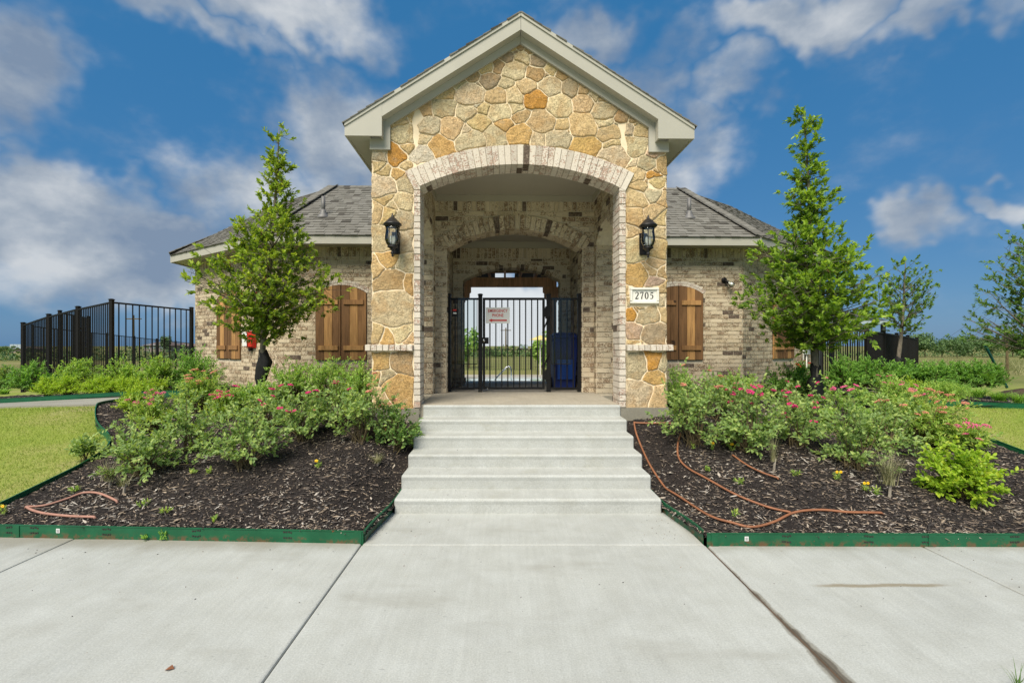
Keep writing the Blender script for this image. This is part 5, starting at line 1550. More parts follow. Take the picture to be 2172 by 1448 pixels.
# ---------------------------------------------------------------- pool terrace
m = MB(); dl = [(8.9), (17.5)]
m.hexa([(-3.2, 9.3, .3), (3.4, 9.3, .3), (6, 17.5, -.1), (-6, 17.5, -.1), (-3.2, 9.3, deck_z(9.3)-.01), (3.4, 9.3, deck_z(9.3)-.01), (6, 17.5, .24), (-6, 17.5, .24)]); o = m.build('pool_deck', M['concrete_porch']); tag(o, 'concrete pool deck behind the gate', kind='structure')
m = MB(); m.box(-6, 6.3, 17.502, 19.6, -.2, .17); o = m.build('water', M['water']); tag(o, 'pale blue pool water', kind='structure')
m = MB(); m.box(-6, 6.3, 19.602, 20.4, -.3, .19); o = m.build('pool_coping', M['concrete']); tag(o, 'pale far edge of the pool', kind='structure')
m = MB(); m.box(-6, 6.3, 20.402, 23.5, -.4, .10); o = m.build('pool_deck', M['concrete_porch']); tag(o, 'strip of concrete deck beyond the pool', kind='structure')
hr = empty('pool_handrail', at(1068, 806, 17.9)); tag(hr, 'bent steel handrail at the pool edge', 'handrail')
for yo in (0, .5):
    m = MB(); m.tube([(.30, yo, -.02), (.30, yo, .36), (.27, yo, .47), (.20, yo, .51), (.12, yo, .48), (0, yo, .36), (-.28, yo, .06), (-.34, yo, -.05)], .022, 8); m.build('rail', M['steel'], hr, True)

# ---------------------------------------------------------------- picket fences
def fence_run(pts, tops, label, gaps, h=1.55, mat='fence_metal', pw=.06, grp='black metal picket fences', rail2=True):
    """posts at pts; panels between them follow the given top heights"""
    root = empty('picket_fence', (pts[0][0], pts[0][1], 0)); tag(root, label, 'fence', grp); root.location = (0, 0, 0)
    for i, (x, y) in enumerate(pts): post_obj(root, x, y, tops[i]-h-.05, tops[i]+.03, pw, mat)
    for i in range(len(pts)-1):
        a, b = Vector((*pts[i], 0)), Vector((*pts[i+1], 0)); d = (b-a); L = d.length; d.normalize(); s = Vector((-d.y, d.x, 0))
        za, zb = tops[i]-.02, tops[i+1]-.02 if not isinstance(gaps, tuple) else tops[i+1]-.02
        for (o0, hh) in ((-.02, .032), (-.17, .026) if not rail2 else (-h+.12, .032)):
            m = MB(); m.beam(a+d*.032+Vector((0, 0, za+o0)), b-d*.032+Vector((0, 0, zb+o0)), .028, hh); m.build('rail', M[mat], root)
        n = gaps[i] if isinstance(gaps, tuple) else gaps
        me = None
        for k in range(1, n+1):
            t = k/(n+1); p = a+d*(L*t); z1 = za+(zb-za)*t-.02
            m = MB()
            if me is None:
                m.obox((0, 0, 0), d, s, (0, 0, 1), .016, .016, h-.06); o = m.build('picket', M[mat], root, loc=(p.x, p.y, z1-(h-.06)/2)); me = o.data
            else: o = link('picket', me, root, (p.x, p.y, z1-(h-.06)/2))
    return root
FP = [(-7.5+(-1.233)*k, 9.0+.657*k) for k in range(4)]
fence_run([(-7.17, 10.8)]+FP, [HCAM+.855, HCAM+.864, HCAM+.782, HCAM+.67, HCAM+.516], 'black picket fence running left from the brick wing', (12, 17, 17, 17))
gp_ = at(127, 660, 12.5), at(187, 672, 14.6)
fence_run([(gp_[0][0], gp_[0][1]), (gp_[1][0], gp_[1][1])], [gp_[0][2], gp_[1][2]], 'taller black pool fence bay behind the left fence', 12)
a, b = at(69, 690, 17), at(407, 727, 30)
pts = [(a[0]+(b[0]-a[0])*t, a[1]+(b[1]-a[1])*t) for t in [i/6 for i in range(7)]]
fence_run(pts, [a[2]+(b[2]-a[2])*i/6 for i in range(7)], 'far black picket fence along the left side of the pool', 15)
FR = [(8.0+1.35*k, 10.4+1.23*k) for k in range(-1, 5)]
fence_run([(7.5, 9.9+1.5)]+FR[1:], [1.93, 1.90, 1.886, 1.86, 1.83, 1.78], 'dense black picket fence right of the brick wing', 22)
pts = [(-11+2.5*i, 27.0) for i in range(10)]
fence_run(pts, [1.36]*10, 'black picket fence across the far end of the pool', 18)
FR2 = [(12.2-1.2*k, 15.4+2.0*k) for k in range(0, 4)]
fence_run(FR2, [1.80, 1.80, 1.80, 1.80], 'black picket fence returning behind the right hand fence', 20)

# ---------------------------------------------------------------- shade canopy and far things
cn = empty('shade_canopy', (0, 0, 0)); tag(cn, 'dark hipped shade canopy behind the right fence', 'canopy')
cx, cy = 13.75, 20; zt_ = at(1860, 668, 18)[2]; ze = at(1860, 676, 18)[2]
m = MB(); m.add([(cx-1.5, cy-1.6, ze), (cx+1.3, cy-1.6, ze-.06), (cx+1.3, cy+1.6, ze-.06), (cx-1.5, cy+1.6, ze), (cx-.1, cy, ze+.62)], [(0, 1, 4), (1, 2, 4), (2, 3, 4), (3, 0, 4), (3, 2, 1, 0)]); m.build('roof', M['canopy_dark'], cn)
m = MB(); m.box(cx-1.5, cx+1.3, cy-1.63, cy-1.601, ze-.17, ze-.061); m.build('valance', M['canopy_light'], cn)
for (dx, dy) in ((-1.35, -1.45), (1.15, -1.45), (-1.35, 1.45), (1.15, 1.45)):
    m = MB(); m.box(cx+dx-.06, cx+dx+.06, cy+dy-.06, cy+dy+.06, -.1, ze-.062); m.build('post', M['canopy_dark'], cn)
pu = empty('parasol', at(1146, 790, 23)); tag(pu, 'yellow parasol by the far side of the pool', 'parasol')
pz = at(1146, 720, 23)[2]-at(1146, 790, 23)[2]
m = MB(); m.tube([(0, 0, -.2), (0, 0, pz+.2)], .03, 8); m.build('pole', M['white_paint'], pu)
m = MB(); m.add([(0, 0, pz+.22)]+[(.55*math.cos(R(45*k)), .55*math.sin(R(45*k)), pz-.02) for k in range(8)], [(0, k+1, (k+1) % 8+1) for k in range(8)]); m.build('canopy', M['umbrella'], pu)
def far_house(px0, px1, py0, py1, Y, label):
    a = at(px0, py1, Y); b = at(px1, py0, Y); root = empty('far_house', (a[0], Y, -.2)); tag(root, label, 'house', 'houses on the horizon')
    w = b[0]-a[0]; hgt = b[2]+.2
    m = MB(); m.box(0, w, 0, 8, 0, hgt*.62); m.build('wall', M['farwall'], root)
    m = MB(); e = .5; m.add([(-e, -e, hgt*.62), (w+e, -e, hgt*.62), (w+e, 8+e, hgt*.62), (-e, 8+e, hgt*.62), (w*.28, 4, hgt), (w*.72, 4, hgt)], [(0, 1, 5, 4), (1, 2, 5), (2, 3, 4, 5), (3, 0, 4), (3, 2, 1, 0)]); m.build('roof', M['farroof'], root)
    for k in range(3):
        m = MB(); x = w*(.2+.3*k); m.box(x-.5, x+.5, -.03, -.001, 1.0, 2.1); m.build('window', M['canopy_light'], root)
far_house(20, 46, 735, 750, 120, 'grey roofed house on the horizon at far left')
far_house(305, 352, 724, 745, 130, 'brown roofed house on the horizon behind the left fence')
far_house(352, 400, 727, 745, 140, 'pale brown house on the horizon beside the brick wing')
far_house(1100, 1120, 736, 745, 150, 'grey house on the horizon seen through the gate')
def utility_pole(px, pyt, Y, label):
    b = at(px, 745, Y); t = at(px, pyt, Y); root = empty('utility_pole', (b[0], Y, -.3)); tag(root, label, 'pole', 'utility poles')
    h = t[2]+.3; m = MB(); m.tube([(0, 0, 0), (0, 0, h)], [.16, .11], 8); m.build('shaft', M['stem'], root)
    m = MB(); m.box(-1.0, 1.0, -.06, .06, h-.55, h-.42); m.build('crossarm', M['stem'], root)
utility_pole(283, 668, 60, 'wooden utility pole behind the left fence'); utility_pole(1073, 695, 90, 'wooden utility pole seen through the gate')

# ---------------------------------------------------------------- hoses
def hose(pts_px, label, mat, r=.0105):
    W_ = [Vector(ground_at(px, py)) for px, py in pts_px]
    # Catmull-Rom
    P = []
    for i in range(len(W_)-1):
        p0 = W_[max(0, i-1)]; p1 = W_[i]; p2 = W_[i+1]; p3 = W_[min(len(W_)-1, i+2)]
        for k in range(8):
            t = k/8; q = .5*((2*p1)+(p2-p0)*t+(2*p0-5*p1+4*p2-p3)*t*t+(3*p1-p0-3*p2+p3)*t**3)
            q.z = surf(q.x, q.y)+.020; P.append(q)
    q = W_[-1].copy(); q.z = surf(q.x, q.y)+.004; P.append(q)
    P[0].z -= .02
    m = MB(); m.tube(P, r, 8); o = m.build('drip_hose', M[mat], None, True); return tag(o, label, 'hose', 'drip hoses in the mulch')
Z8 = lambda L: [(1300+x/2.491, 740+y/2.491) for x, y in L]
Z7 = lambda L: [(x/2.361, 740+y/2.361) for x, y in L]
hose(Z8([(330, 404), (230, 401), (125, 400), (113, 404), (130, 480), (200, 640), (330, 780), (500, 890), (640, 935), (740, 960), (850, 930), (960, 885), (1100, 872), (1250, 875), (1430, 885)]), 'long brown drip hose beside the steps', 'hose', .0105)
hose(Z8([(360, 460), (343, 520), (350, 590), (420, 665), (600, 760), (800, 840), (945, 883)]), 'brown drip hose curving under the right rose bush', 'hose', .010)
hose(Z8([(630, 570), (680, 608), (730, 640), (800, 670), (875, 697)]), 'short brown drip hose end among the right roses', 'hose', .009)
hose(Z7([(130, 803), (160, 822), (220, 840), (350, 855), (480, 858)]), 'faded pink drip hose end near the left edging', 'hose_pink', .011)
hose(Z7([(128, 800), (190, 798), (250, 788), (340, 760), (420, 735), (500, 742), (590, 778)]), 'looped brown drip hose in the left mulch', 'hose_pink', .010)
# ---------------------------------------------------------------- foliage
def unit(a): return a/np.maximum(1e-9, np.linalg.norm(a, axis=-1, keepdims=True))
def leaf_mesh(name, P, D, U, L, Wd, mat, parent, fold=.12, loc=None):
    """folded pointed leaves: 6 corners, two quads each"""
    n = len(P); D = unit(D); S = unit(np.cross(D, U)); N = np.cross(S, D); L = L[:, None]; Wd = Wd[:, None]
    dr = N*L*nrg.uniform(.0, .22, (n, 1))
    V = np.stack([P, P+D*L*.32-S*Wd*.5+N*Wd*fold, P+D*L*.72-S*Wd*.38+N*Wd*fold-dr*.5, P+D*L-dr, P+D*L*.72+S*Wd*.38+N*Wd*fold-dr*.5, P+D*L*.32+S*Wd*.5+N*Wd*fold], 1).reshape(-1, 3)
    b = np.arange(n)[:, None]*6
    F = np.concatenate([b+np.array([[0, 1, 2, 3]]), b+np.array([[0, 3, 4, 5]])])
    return np_mesh(name, V, F, mat, parent, False, loc)
def twig_leaves(acc, base, d, length, n, L, W_, spread, rg):
    """n leaves spiralling round a twig"""
    d = d/np.linalg.norm(d); a = np.cross(d, (0, 0, 1.0)); a = a/np.linalg.norm(a) if np.linalg.norm(a) > .05 else np.array((1.0, 0, 0)); c = np.cross(d, a)
    t = (np.arange(n)+rg.uniform(0, .6, n))/n; ph = np.arange(n)*2.4+rg.uniform(0, 6.28)
    rad = a*np.cos(ph)[:, None]+c*np.sin(ph)[:, None]
    sp = spread*(1.1-.6*t)[:, None]
    D = unit(d+rad*sp+rg.normal(0, .14, (n, 3)))
    U = unit(d*.4+np.array((-.12, -.45, 1.1))-rad*.15+rg.normal(0, .28, (n, 3)))
    acc['P'].append(base+d*(length*t)[:, None]+rg.normal(0, .004, (n, 3))); acc['D'].append(D); acc['U'].append(U)
    acc['L'].append(L*rg.uniform(.6, 1.15, n)); acc['W'].append(W_*rg.uniform(.75, 1.15, n))
def new_acc(): return {k: [] for k in 'PDULW'}
def acc_mesh(name, acc, mat, parent):
    return leaf_mesh(name, np.concatenate(acc['P']), np.concatenate(acc['D']), np.concatenate(acc['U']), np.concatenate(acc['L']), np.concatenate(acc['W']), mat, parent)
def berries(acc_pts, r, mat, parent, name='berries'):
    P = np.array(acc_pts); n = len(P); o = np.array([(1, 0, 0), (0, 1, 0), (-1, 0, 0), (0, -1, 0), (0, 0, 1), (0, 0, -1)])*r
    V = (P[:, None, :]+o[None]).reshape(-1, 3); b = np.arange(n)[:, None]*6
    F = np.concatenate([b+np.array([f]) for f in ((0, 1, 4), (1, 2, 4), (2, 3, 4), (3, 0, 4), (1, 0, 5), (2, 1, 5), (3, 2, 5), (0, 3, 5))])
    ob = np_mesh(name, V, F, mat, parent, True); ob['kind'] = 'stuff'; return ob

def make_tree(label, base, tip, profile, nb, leaf=(.065, .026), mat='leaf_holly', seed=1, trunk_r=.035, clear=.2, twigs=(7, 11), per=(8, 12), berry=0, name='young_tree', group=None, rise=.75, bag=None, asym=None, spread=.9, cat='tree'):
    """profile: (height fraction, radius); trunk from base to tip"""
    rg = np.random.default_rng(seed); base = np.array(base, float); tip = np.array(tip, float)
    root = empty(name, tuple(base)); tag(root, label, cat, group)
    H = tip[2]-base[2]; off = tip-base
    def trunk(t): return np.array((off[0]*t+.035*math.sin(4.2*t+seed), off[1]*t+.03*math.sin(3.1*t+2*seed), H*t))
    hs = [p[0] for p in profile]; rs = [p[1] for p in profile]
    wood_m = MB(); wood_m.tube([trunk(t) for t in np.linspace(0, .985, 16)], [max(.004, trunk_r*(1-t)**.8+.003) for t in np.linspace(0, 1, 16)], 8)
    acc = new_acc(); bp = []
    hgrid = np.linspace(clear, .99, 200); wgt = np.interp(hgrid, hs, rs)+.05; cdf = np.cumsum(wgt); cdf = (cdf-cdf[0])/(cdf[-1]-cdf[0])
    for i in range(nb):
        h = float(np.interp((i+.5)/nb, cdf, hgrid)); h = min(.985, h+rg.uniform(-.02, .02))
        rmax = np.interp(h, hs, rs); ph = i*2.39996+rg.uniform(-.35, .35)
        if asym: rmax *= 1+asym*math.cos(ph)
        rr = rmax*rg.uniform(.50, 1.04); den = rg.choice((.35, .8, 1.0, 1.15)); rr *= .72 if den < .5 else 1
        tb = max(clear*.8, h-rr*rise/H); p0 = trunk(tb); dirh = np.array((math.cos(ph), math.sin(ph), 0))
        end = trunk(h)*np.array((1, 1, 0))+dirh*rr+np.array((0, 0, H*h))
        mid = p0+(end-p0)*.5+np.array((0, 0, -.06*rr))+rg.normal(0, .02, 3)
        cur = lambda t: (1-t)**2*p0+2*t*(1-t)*mid+t*t*end
        r0 = min(trunk_r*.42, .006+rr*.011)
        wood_m.tube([cur(t) for t in (0, .25, .5, .75, 1)], [r0, r0*.8, r0*.6, r0*.4, .0022], 5, False)
        nt = int(rg.integers(*twigs)*(.35+.65*min(1, rr/.55))*den)+2
        for k in range(nt):
            t = .22+.80*(k+rg.uniform(0, .8))/nt if rr > .22 else rg.uniform(.1, 1); t = min(t, 1.0)
            bb = cur(t); bd = cur(min(1, t+.06))-cur(max(0, t-.06)); bd = bd/np.linalg.norm(bd)
            b0 = bb+np.clip(rg.normal(0, 1, 3), -1.5, 1.5)*(.05+.11*rr)*np.array((1, 1, .8))
            d = bd*.6+(b0-bb)*2.2+rg.normal(0, .4, 3)+np.array((0, 0, .4)); d /= np.linalg.norm(d)
            ln = rg.uniform(.06, .14)
            wood_m.tube([bb-bd*.03, b0, b0+d*ln], [.003, .0022, .0012], 3, False)
            twig_leaves(acc, b0, d, ln, int(rg.integers(*per)), leaf[0], leaf[1], spread, rg)
            if berry and rg.random() < berry:
                for _ in range(int(rg.integers(5, 12))): bp.append(b0+d*ln*rg.uniform(0, .7)+rg.normal(0, .016, 3))
    wood_m.build('trunk', M['bark'], root, True)
    acc_mesh('crown', acc, M[mat], root)
    if bp: berries(bp, .0058, M['berry'], root)
    if bag:
        m = MB(); n = 14; rings = []
        for k, (z, r_, dx) in enumerate(bag):
            for j in range(n):
                t = 2*math.pi*j/n; w = r_*(1+.18*math.sin(3*t+k*.7)+.1*math.sin(5*t-k))
                m.v.append((dx+trunk(z/H)[0]+w*math.cos(t), trunk(z/H)[1]+w*math.sin(t)*.9, z+(.03*math.sin(t*2+1) if k == len(bag)-1 else 0)))
        for k in range(len(bag)-1):
            for j in range(n): j2 = (j+1) % n; m.f.append((k*n+j, k*n+j2, (k+1)*n+j2, (k+1)*n+j))
        m.build('trunk_wrap', M['bag'], root, True)
    return root

# left holly: positions from the picture at its own distance
LT = 7.2
b0 = at(556, 842, LT); t0 = at(590, 262, LT)
HL = t0[2]-b0[2]
def prof_px(Y, ytop, ybot, rows): return [((ybot-y)/(ybot-ytop), r*Y/1000) for y, r in rows]
treeL = make_tree('young holly tree with red berries and black trunk wrap left of the porch', b0, t0,
    sorted(prof_px(LT, 262, 842, [(262, 5), (290, 16), (325, 12), (350, 24), (395, 38), (430, 44), (455, 50), (470, 80), (495, 84), (520, 80), (545, 112), (580, 148), (620, 154), (655, 126), (680, 88), (700, 60), (718, 20)])), 98,
    (.074, .038), 'leaf_holly', 11, .048, .215, (12, 18), (9, 14), .30, 'holly_tree', 'young trees beside the porch', .34,
    [(.0, .075, 0), (.10, .062, 0), (.16, .050, .0), (.19, .052, .0), (.28, .075, .01), (.42, .095, .035), (.54, .110, .055), (.62, .072, .03), (.70, .05, .0)], .05)
RT = 7.0
b0 = at(1742, 868, RT); t0 = at(1697, 238, RT)
treeR = make_tree('young holly tree with dense bright foliage and black trunk wrap right of the porch', b0, t0,
    sorted(prof_px(RT, 238, 868, [(238, 5), (262, 13), (290, 22), (318, 18), (330, 3), (342, 6), (352, 25), (385, 40), (420, 46), (450, 46), (480, 54), (505, 62), (525, 95), (570, 124), (610, 146), (650, 154), (685, 132), (710, 90), (735, 45), (752, 12)])), 112,
    (.074, .038), 'leaf_holly_b', 23, .055, .20, (14, 20), (10, 15), .06, 'holly_tree', 'young trees beside the porch', .34,
    [(.0, .085, 0), (.12, .068, 0), (.22, .085, -.01), (.34, .098, -.03), (.42, .090, -.03), (.50, .062, .0), (.58, .068, .0), (.66, .06, .005)], -.05)
g_ = ground_at(1905, 790)
b0 = at(1903, 775, 11.2); t0 = at(1925, 548, 11.2)
make_tree('thin open young tree in front of the dense right fence', b0, t0, sorted(prof_px(11.2, 548, 775, [(548, 16), (575, 42), (600, 68), (630, 78), (655, 60), (680, 38), (700, 16)])), 40, (.080, .042), 'leaf_dark', 31, .045, .30, (6, 9), (6, 9), .12, 'open_tree', None, .95,
    [(.0, .075, 0), (.08, .07, 0), (.16, .085, 0), (.20, .07, 0)])
b0 = at(2215, 790, 9.0); t0 = at(2240, 420, 9.0)
make_tree('broad young oak tree cut by the right edge of the photo', b0, t0, sorted(prof_px(9.0, 420, 790, [(420, 20), (480, 80), (540, 120), (600, 150), (660, 160), (700, 130), (735, 70), (745, 20)])), 90, (.075, .036), 'leaf_dark', 41, .06, .14, (9, 13), (7, 11), 0, 'oak_tree', None, .8)
# bare sapling
sp_ = at(2137, 797, 16); root = empty('bare_sapling', sp_); tag(root, 'leafless sapling standing in the field at right', 'tree'); m = MB()
m.tube([(0, 0, -.2), (-.02, 0, .9), (-.10, 0, 1.75)], [.045, .035, .008], 6)
rgs = np.random.default_rng(5)
for k in range(22):
    z = rgs.uniform(.7, 1.6); a = rgs.uniform(0, 6.28); l = rgs.uniform(.3, .9); p = np.array((-.03*z, 0, z)); d = np.array((math.cos(a), math.sin(a), 1.0)); d /= np.linalg.norm(d)
    m.tube([p, p+d*l*.5+np.array((0, 0, .05)), p+d*l], [.012, .007, .003], 4, False)
m.build('branches', M['stem'], root)
a, b = at(2090, 733, 11), at(2136, 822, 11)
m = MB(); m.tube([a, b], .028, 6); o = m.build('leaning_stake', M['stake_green']); tag(o, 'dark green metal stake leaning in the right lawn', 'stake')

# ---------------------------------------------------------------- shrubs
def shrub(kind, label, base, size, mat, leaf, seed, stems=40, twigs=5, per=(7, 11), name='shrub', group=None, lean=(0, 0), low=.15, fill=.35, flowers=None, spread=.9, stemmat='stem', cat='shrub', fmat='petal_pink', fsize=.03):
    """stems fan from the base to points in a dome (rx, ry, h)"""
    rg = np.random.default_rng(seed); root = empty(name, tuple(base)); tag(root, label, cat, group)
    rx, ry, h = size; m = MB(); acc = new_acc(); tips = []
    for i in range(stems):
        ph = i*2.39996+rg.uniform(-.4, .4); e = math.asin(min(1, low+(1-low)*rg.random()**.8)) if kind != 'flat' else math.asin(min(1, rg.random()**.6))
        rr = rg.uniform(1-fill, 1.04)
        end = np.array((rx*rr*math.cos(e)*math.cos(ph)+lean[0]*rr, ry*rr*math.cos(e)*math.sin(ph)+lean[1]*rr, max(.05, h*rr*math.sin(e))))
        p0 = np.array((rg.normal(0, rx*.10), rg.normal(0, ry*.10), -.03))
        mid = p0*.5+end*.5+np.array((-end[0]*.14, -end[1]*.14, h*.10))+rg.normal(0, .03*h, 3)
        cur = lambda t: (1-t)**2*p0+2*t*(1-t)*mid+t*t*end
        m.tube([cur(t) for t in (0, .35, .7, 1)], [.0065, .005, .0035, .0015], 4, False)
        for k in range(twigs):
            t = 1.0-.62*(k/twigs)*rg.uniform(.7, 1.15); t = max(.18, t); b_ = cur(t)
            bd = cur(min(1, t+.05))-cur(t-.05); bd /= np.linalg.norm(bd)
            d = bd*.6+rg.normal(0, .6, 3)+np.array((0, 0, .3)); d /= np.linalg.norm(d)
            twig_leaves(acc, b_, d, rg.uniform(.05, .11)*(.6+h), int(rg.integers(*per)), leaf[0], leaf[1], spread, rg)
        tips.append((end, e))
    m.build('stems', M[stemmat], root)
    acc_mesh('foliage', acc, M[mat], root)
    if flowers:
        tips.sort(key=lambda q: -q[0][2]+.5*q[0][1]); src = None
        for k in range(flowers):
            e_ = tips[min(len(tips)-1, int(k*1.15))][0]+rg.normal(0, .015, 3)+np.array((0, 0, .02))
            if src is None:
                P = []
                for _ in range(64):
                    a = rg.uniform(0, 6.28); r_ = fsize*math.sqrt(rg.random()); P.append((r_*math.cos(a), r_*math.sin(a), .35*(fsize-r_)+rg.normal(0, .003)))
                ob = berries(P, .0052, M[fmat], root, 'flower'); del ob['kind']; src = ob.data
            else: ob = link('flower', src, root)
            ob.location = tuple(e_); ob.rotation_euler = (rg.uniform(-.5, .5), rg.uniform(-.5, .5), rg.uniform(0, 6))
            s_ = rg.uniform(.65, 1.25); ob.scale = (s_, s_, s_)
    return root
def by_px(px, py, w, h, y=None):
    """base point and dome size from the picture: base pixel, width and height in pixels"""
    p = ground_at(px, py); Y = p[1]; return p, (w/2*Y/1000, w/2*Y/1000*.85, h*Y/1000)
RL = (.046, .026); SPL = (.050, .016); BXL = (.045, .020); LML = (.034, .013)
G1 = 'rose bushes in the beds'; G2 = 'pink flowered shrubs in the beds'; G3 = 'clipped green shrubs by the walls and fences'; G4 = 'low yellow green shrubs'
def rose(px, py, w, h, label, seed, mat='leaf_rose', stems=34, flowers=0, fm='petal_hot', lean=(0, 0)):
    p, s = by_px(px, py, w, h); stems = int(stems*(.8+.25*((seed*7) % 5)/4))
    return shrub('rose', label, p, s, mat, RL, seed, stems, 6, (6, 10), 'rose_bush', G1, lean, .12, .45, flowers, 1.0, 'stem', 'shrub', fm, .033)
# left bed
rose(521, 992, 185, 155, 'open leafy rose bush in the middle of the left mulch', 101, stems=34)
rose(300, 1008, 215, 140, 'sprawling pale rose bush at the lawn side of the left bed', 102, stems=38)
rose(400, 958, 170, 130, 'rose bush behind the sprawling one in the left bed', 103, stems=30)
rose(640, 935, 180, 125, 'rose bush with pink blooms behind the left mulch', 104, stems=34, flowers=7)
rose(765, 938, 170, 145, 'tall rose bush in front of the left stone pillar', 105, stems=36, flowers=3, fm='petal_coral')
rose(842, 955, 120, 110, 'dark reddish rose bush against the left side of the steps', 106, 'leaf_rose_red', 30, 4, 'petal_coral')
rose(560, 905, 170, 90, 'rose bush at the foot of the left tree', 107, stems=30, flowers=5)
rose(712, 905, 170, 110, 'rose bush between the left tree and the pillar', 108, stems=32, flowers=5)
rose(180, 985, 90, 60, 'thin straggling rose shoot at the lawn edge', 109, stems=12)
def spirea(px, py, w, h, label, seed, fl=9, fm='petal_pink', mat='leaf_spirea', stems=46):
    p, s = by_px(px, py, w, h)
    return shrub('dome', label, p, s, mat, SPL, seed, stems, 6, (7, 11), 'spirea', G2, (0, 0), .18, .35, fl, .8, 'stem', 'shrub', fm, .044)
spirea(325, 918, 130, 85, 'spirea with pink flower heads at the curve of the left edging', 121, 12)
spirea(423, 872, 115, 92, 'taller spirea with coral flower heads near the left wing', 122, 11, 'petal_coral', stems=60)
spirea(480, 888, 90, 62, 'small spirea with bright pink flower heads left of the tree', 123, 7, 'petal_hot')
def box(px, py, w, h, label, seed, mat='leaf_box', leaf=BXL, stems=70, g=G3, name='shrub', tw=6, y=None, fl=0, low=.05):
    p, s = by_px(px, py, w, h) if y is None else (at(px, py, y), (w/2*y/1000, w/2*y/1000*.85, h*y/1000))
    return shrub('dome', label, p, s, mat, leaf, seed, stems, tw, (7, 10), name, g, (0, 0), low, .28, fl, .85)
def lime(px, py, w, h, label, seed, y=None): return box(px, py, w, h, label, seed, 'leaf_lime', LML, 60, G4, 'gold_shrub', 6, y)
lime(280, 872, 48, 46, 'small round yellow green shrub beside the curved edging', 131)
box(545, 866, 130, 58, 'pale green shrub at the foot of the left wing', 141, 'leaf_abelia', (.04, .02))
box(622, 858, 130, 100, 'pale green shrub below the left shutters', 142, 'leaf_abelia', (.04, .02), 80)
box(700, 860, 130, 108, 'pale green shrub below the left shutter pair beside the pillar', 143, 'leaf_abelia', (.04, .02), 80)
box(765, 862, 100, 95, 'pale green shrub tucked against the left pillar', 144, 'leaf_abelia', (.04, .02), 70)
# along the left fence
box(5, 826, 60, 48, 'reddish shrub at the left edge of the photo', 150, 'leaf_rose_red', (.05, .02), 60, y=8.9)
box(65, 826, 96, 56, 'round green shrub near the left end of the fence', 151, 'leaf_box', y=8.8)
box(165, 826, 115, 66, 'broad green shrub before the third fence post', 152, 'leaf_azalea', y=8.8)
box(258, 826, 100, 66, 'green shrub before the tall corner fence post', 153, 'leaf_azalea', y=8.7)
box(335, 828, 110, 72, 'green shrub before the open fence bay', 154, 'leaf_azalea', y=8.7)
box(415, 836, 130, 98, 'big dark green shrub at the corner of the left wing', 155, 'leaf_box', stems=110, y=9.0)
for i, (px, w) in enumerate([(100, 58), (142, 62), (205, 66), (240, 58), (275, 66), (322, 70)]):
    lime(px, 836, w, 36, ['low yellow green shrub second behind the path', 'low yellow green shrub third behind the path', 'low yellow green shrub in the middle behind the path', 'low yellow green shrub right of the middle behind the path', 'low yellow green shrub next to the spirea', 'rightmost low yellow green shrub behind the path'][i], 160+i, 8.35)
# right bed
rose(1470, 945, 190, 165, 'big rose bush beside the right stone pillar', 201, 'leaf_rose', 42, 5, 'petal_coral')
rose(1590, 960, 180, 150, 'rose bush with pink blooms in the middle of the right bed', 202, stems=38, flowers=10)
rose(1690, 945, 170, 130, 'rose bush left of the right tree trunk', 203, stems=34, flowers=9)
rose(1815, 995, 190, 145, 'open rose bush at the front of the right bed', 204, stems=34)
rose(1790, 920, 190, 120, 'pale rose bush behind the right tree trunk', 205, 'leaf_abelia', 36, 5, 'petal_pink')
rose(1700, 890, 170, 85, 'rose bush near the right wing wall', 206, stems=30, flowers=7)
rose(1530, 890, 170, 95, 'rose bush behind the big one by the right pillar', 207, stems=30, flowers=6)
rose(1880, 955, 170, 120, 'rose bush between the two right spireas', 208, stems=32, flowers=5, fm='petal_coral')
spirea(1962, 935, 190, 105, 'wide spirea with coral flower heads in the right bed', 221, 16, 'petal_coral', stems=70)
spirea(2040, 958, 130, 75, 'spirea with pink flower heads at the right edging', 222, 10)
spirea(1890, 880, 180, 80, 'spirea with pale foliage behind the right bed', 223, 9, 'petal_pink', 'leaf_abelia', 60)
p, s = by_px(2040, 1058, 150, 118); shrub('dome', 'yellow green rose bush at the right end of the mulch', p, s, 'leaf_lime', (.044, .026), 231, 60, 6, (7, 11), 'rose_bush', G1, (0, 0), .1, .3)
box(1440, 868, 90, 84, 'light green shrub against the right pillar', 241, 'leaf_abelia', (.04, .02), 60)
box(1560, 852, 150, 62, 'light green shrub below the right shutters', 242, 'leaf_abelia', (.04, .02), 80)
box(1682, 850, 135, 74, 'dark green shrub at the right wing corner', 243, 'leaf_box', stems=100)
p = at(1702, 812, 9.6); shrub('dome', 'red leaved shrub by the meter box', p, (.20, .2, .50), 'leaf_rose_red', (.05, .02), 244, 20, 4, (5, 8), 'red_shrub', None, (0, 0), .4, .3, 6, .8, 'stem', 'shrub', 'sign_red', .03)
hd = [(1790, 80), (1838, 84), (1885, 80), (1930, 84), (1976, 88), (2024, 84), (2066, 78), (2100, 64)]
hn = ['leftmost clipped shrub of the hedge below the right fence', 'second clipped shrub from the left in the right hedge', 'third clipped shrub from the left in the right hedge', 'fourth clipped shrub from the left in the right hedge', 'fourth clipped shrub from the right in the right hedge', 'third clipped shrub from the right in the right hedge', 'second clipped shrub from the right in the right hedge', 'last clipped shrub at the right end of the hedge']
for i, (px, w) in enumerate(hd): box(px, 818, w, 52 if px > 1850 else 60, hn[i], 250+i, 'leaf_box', BXL, 80, G3, 'shrub', 6, 9.3+.1*(i % 2))
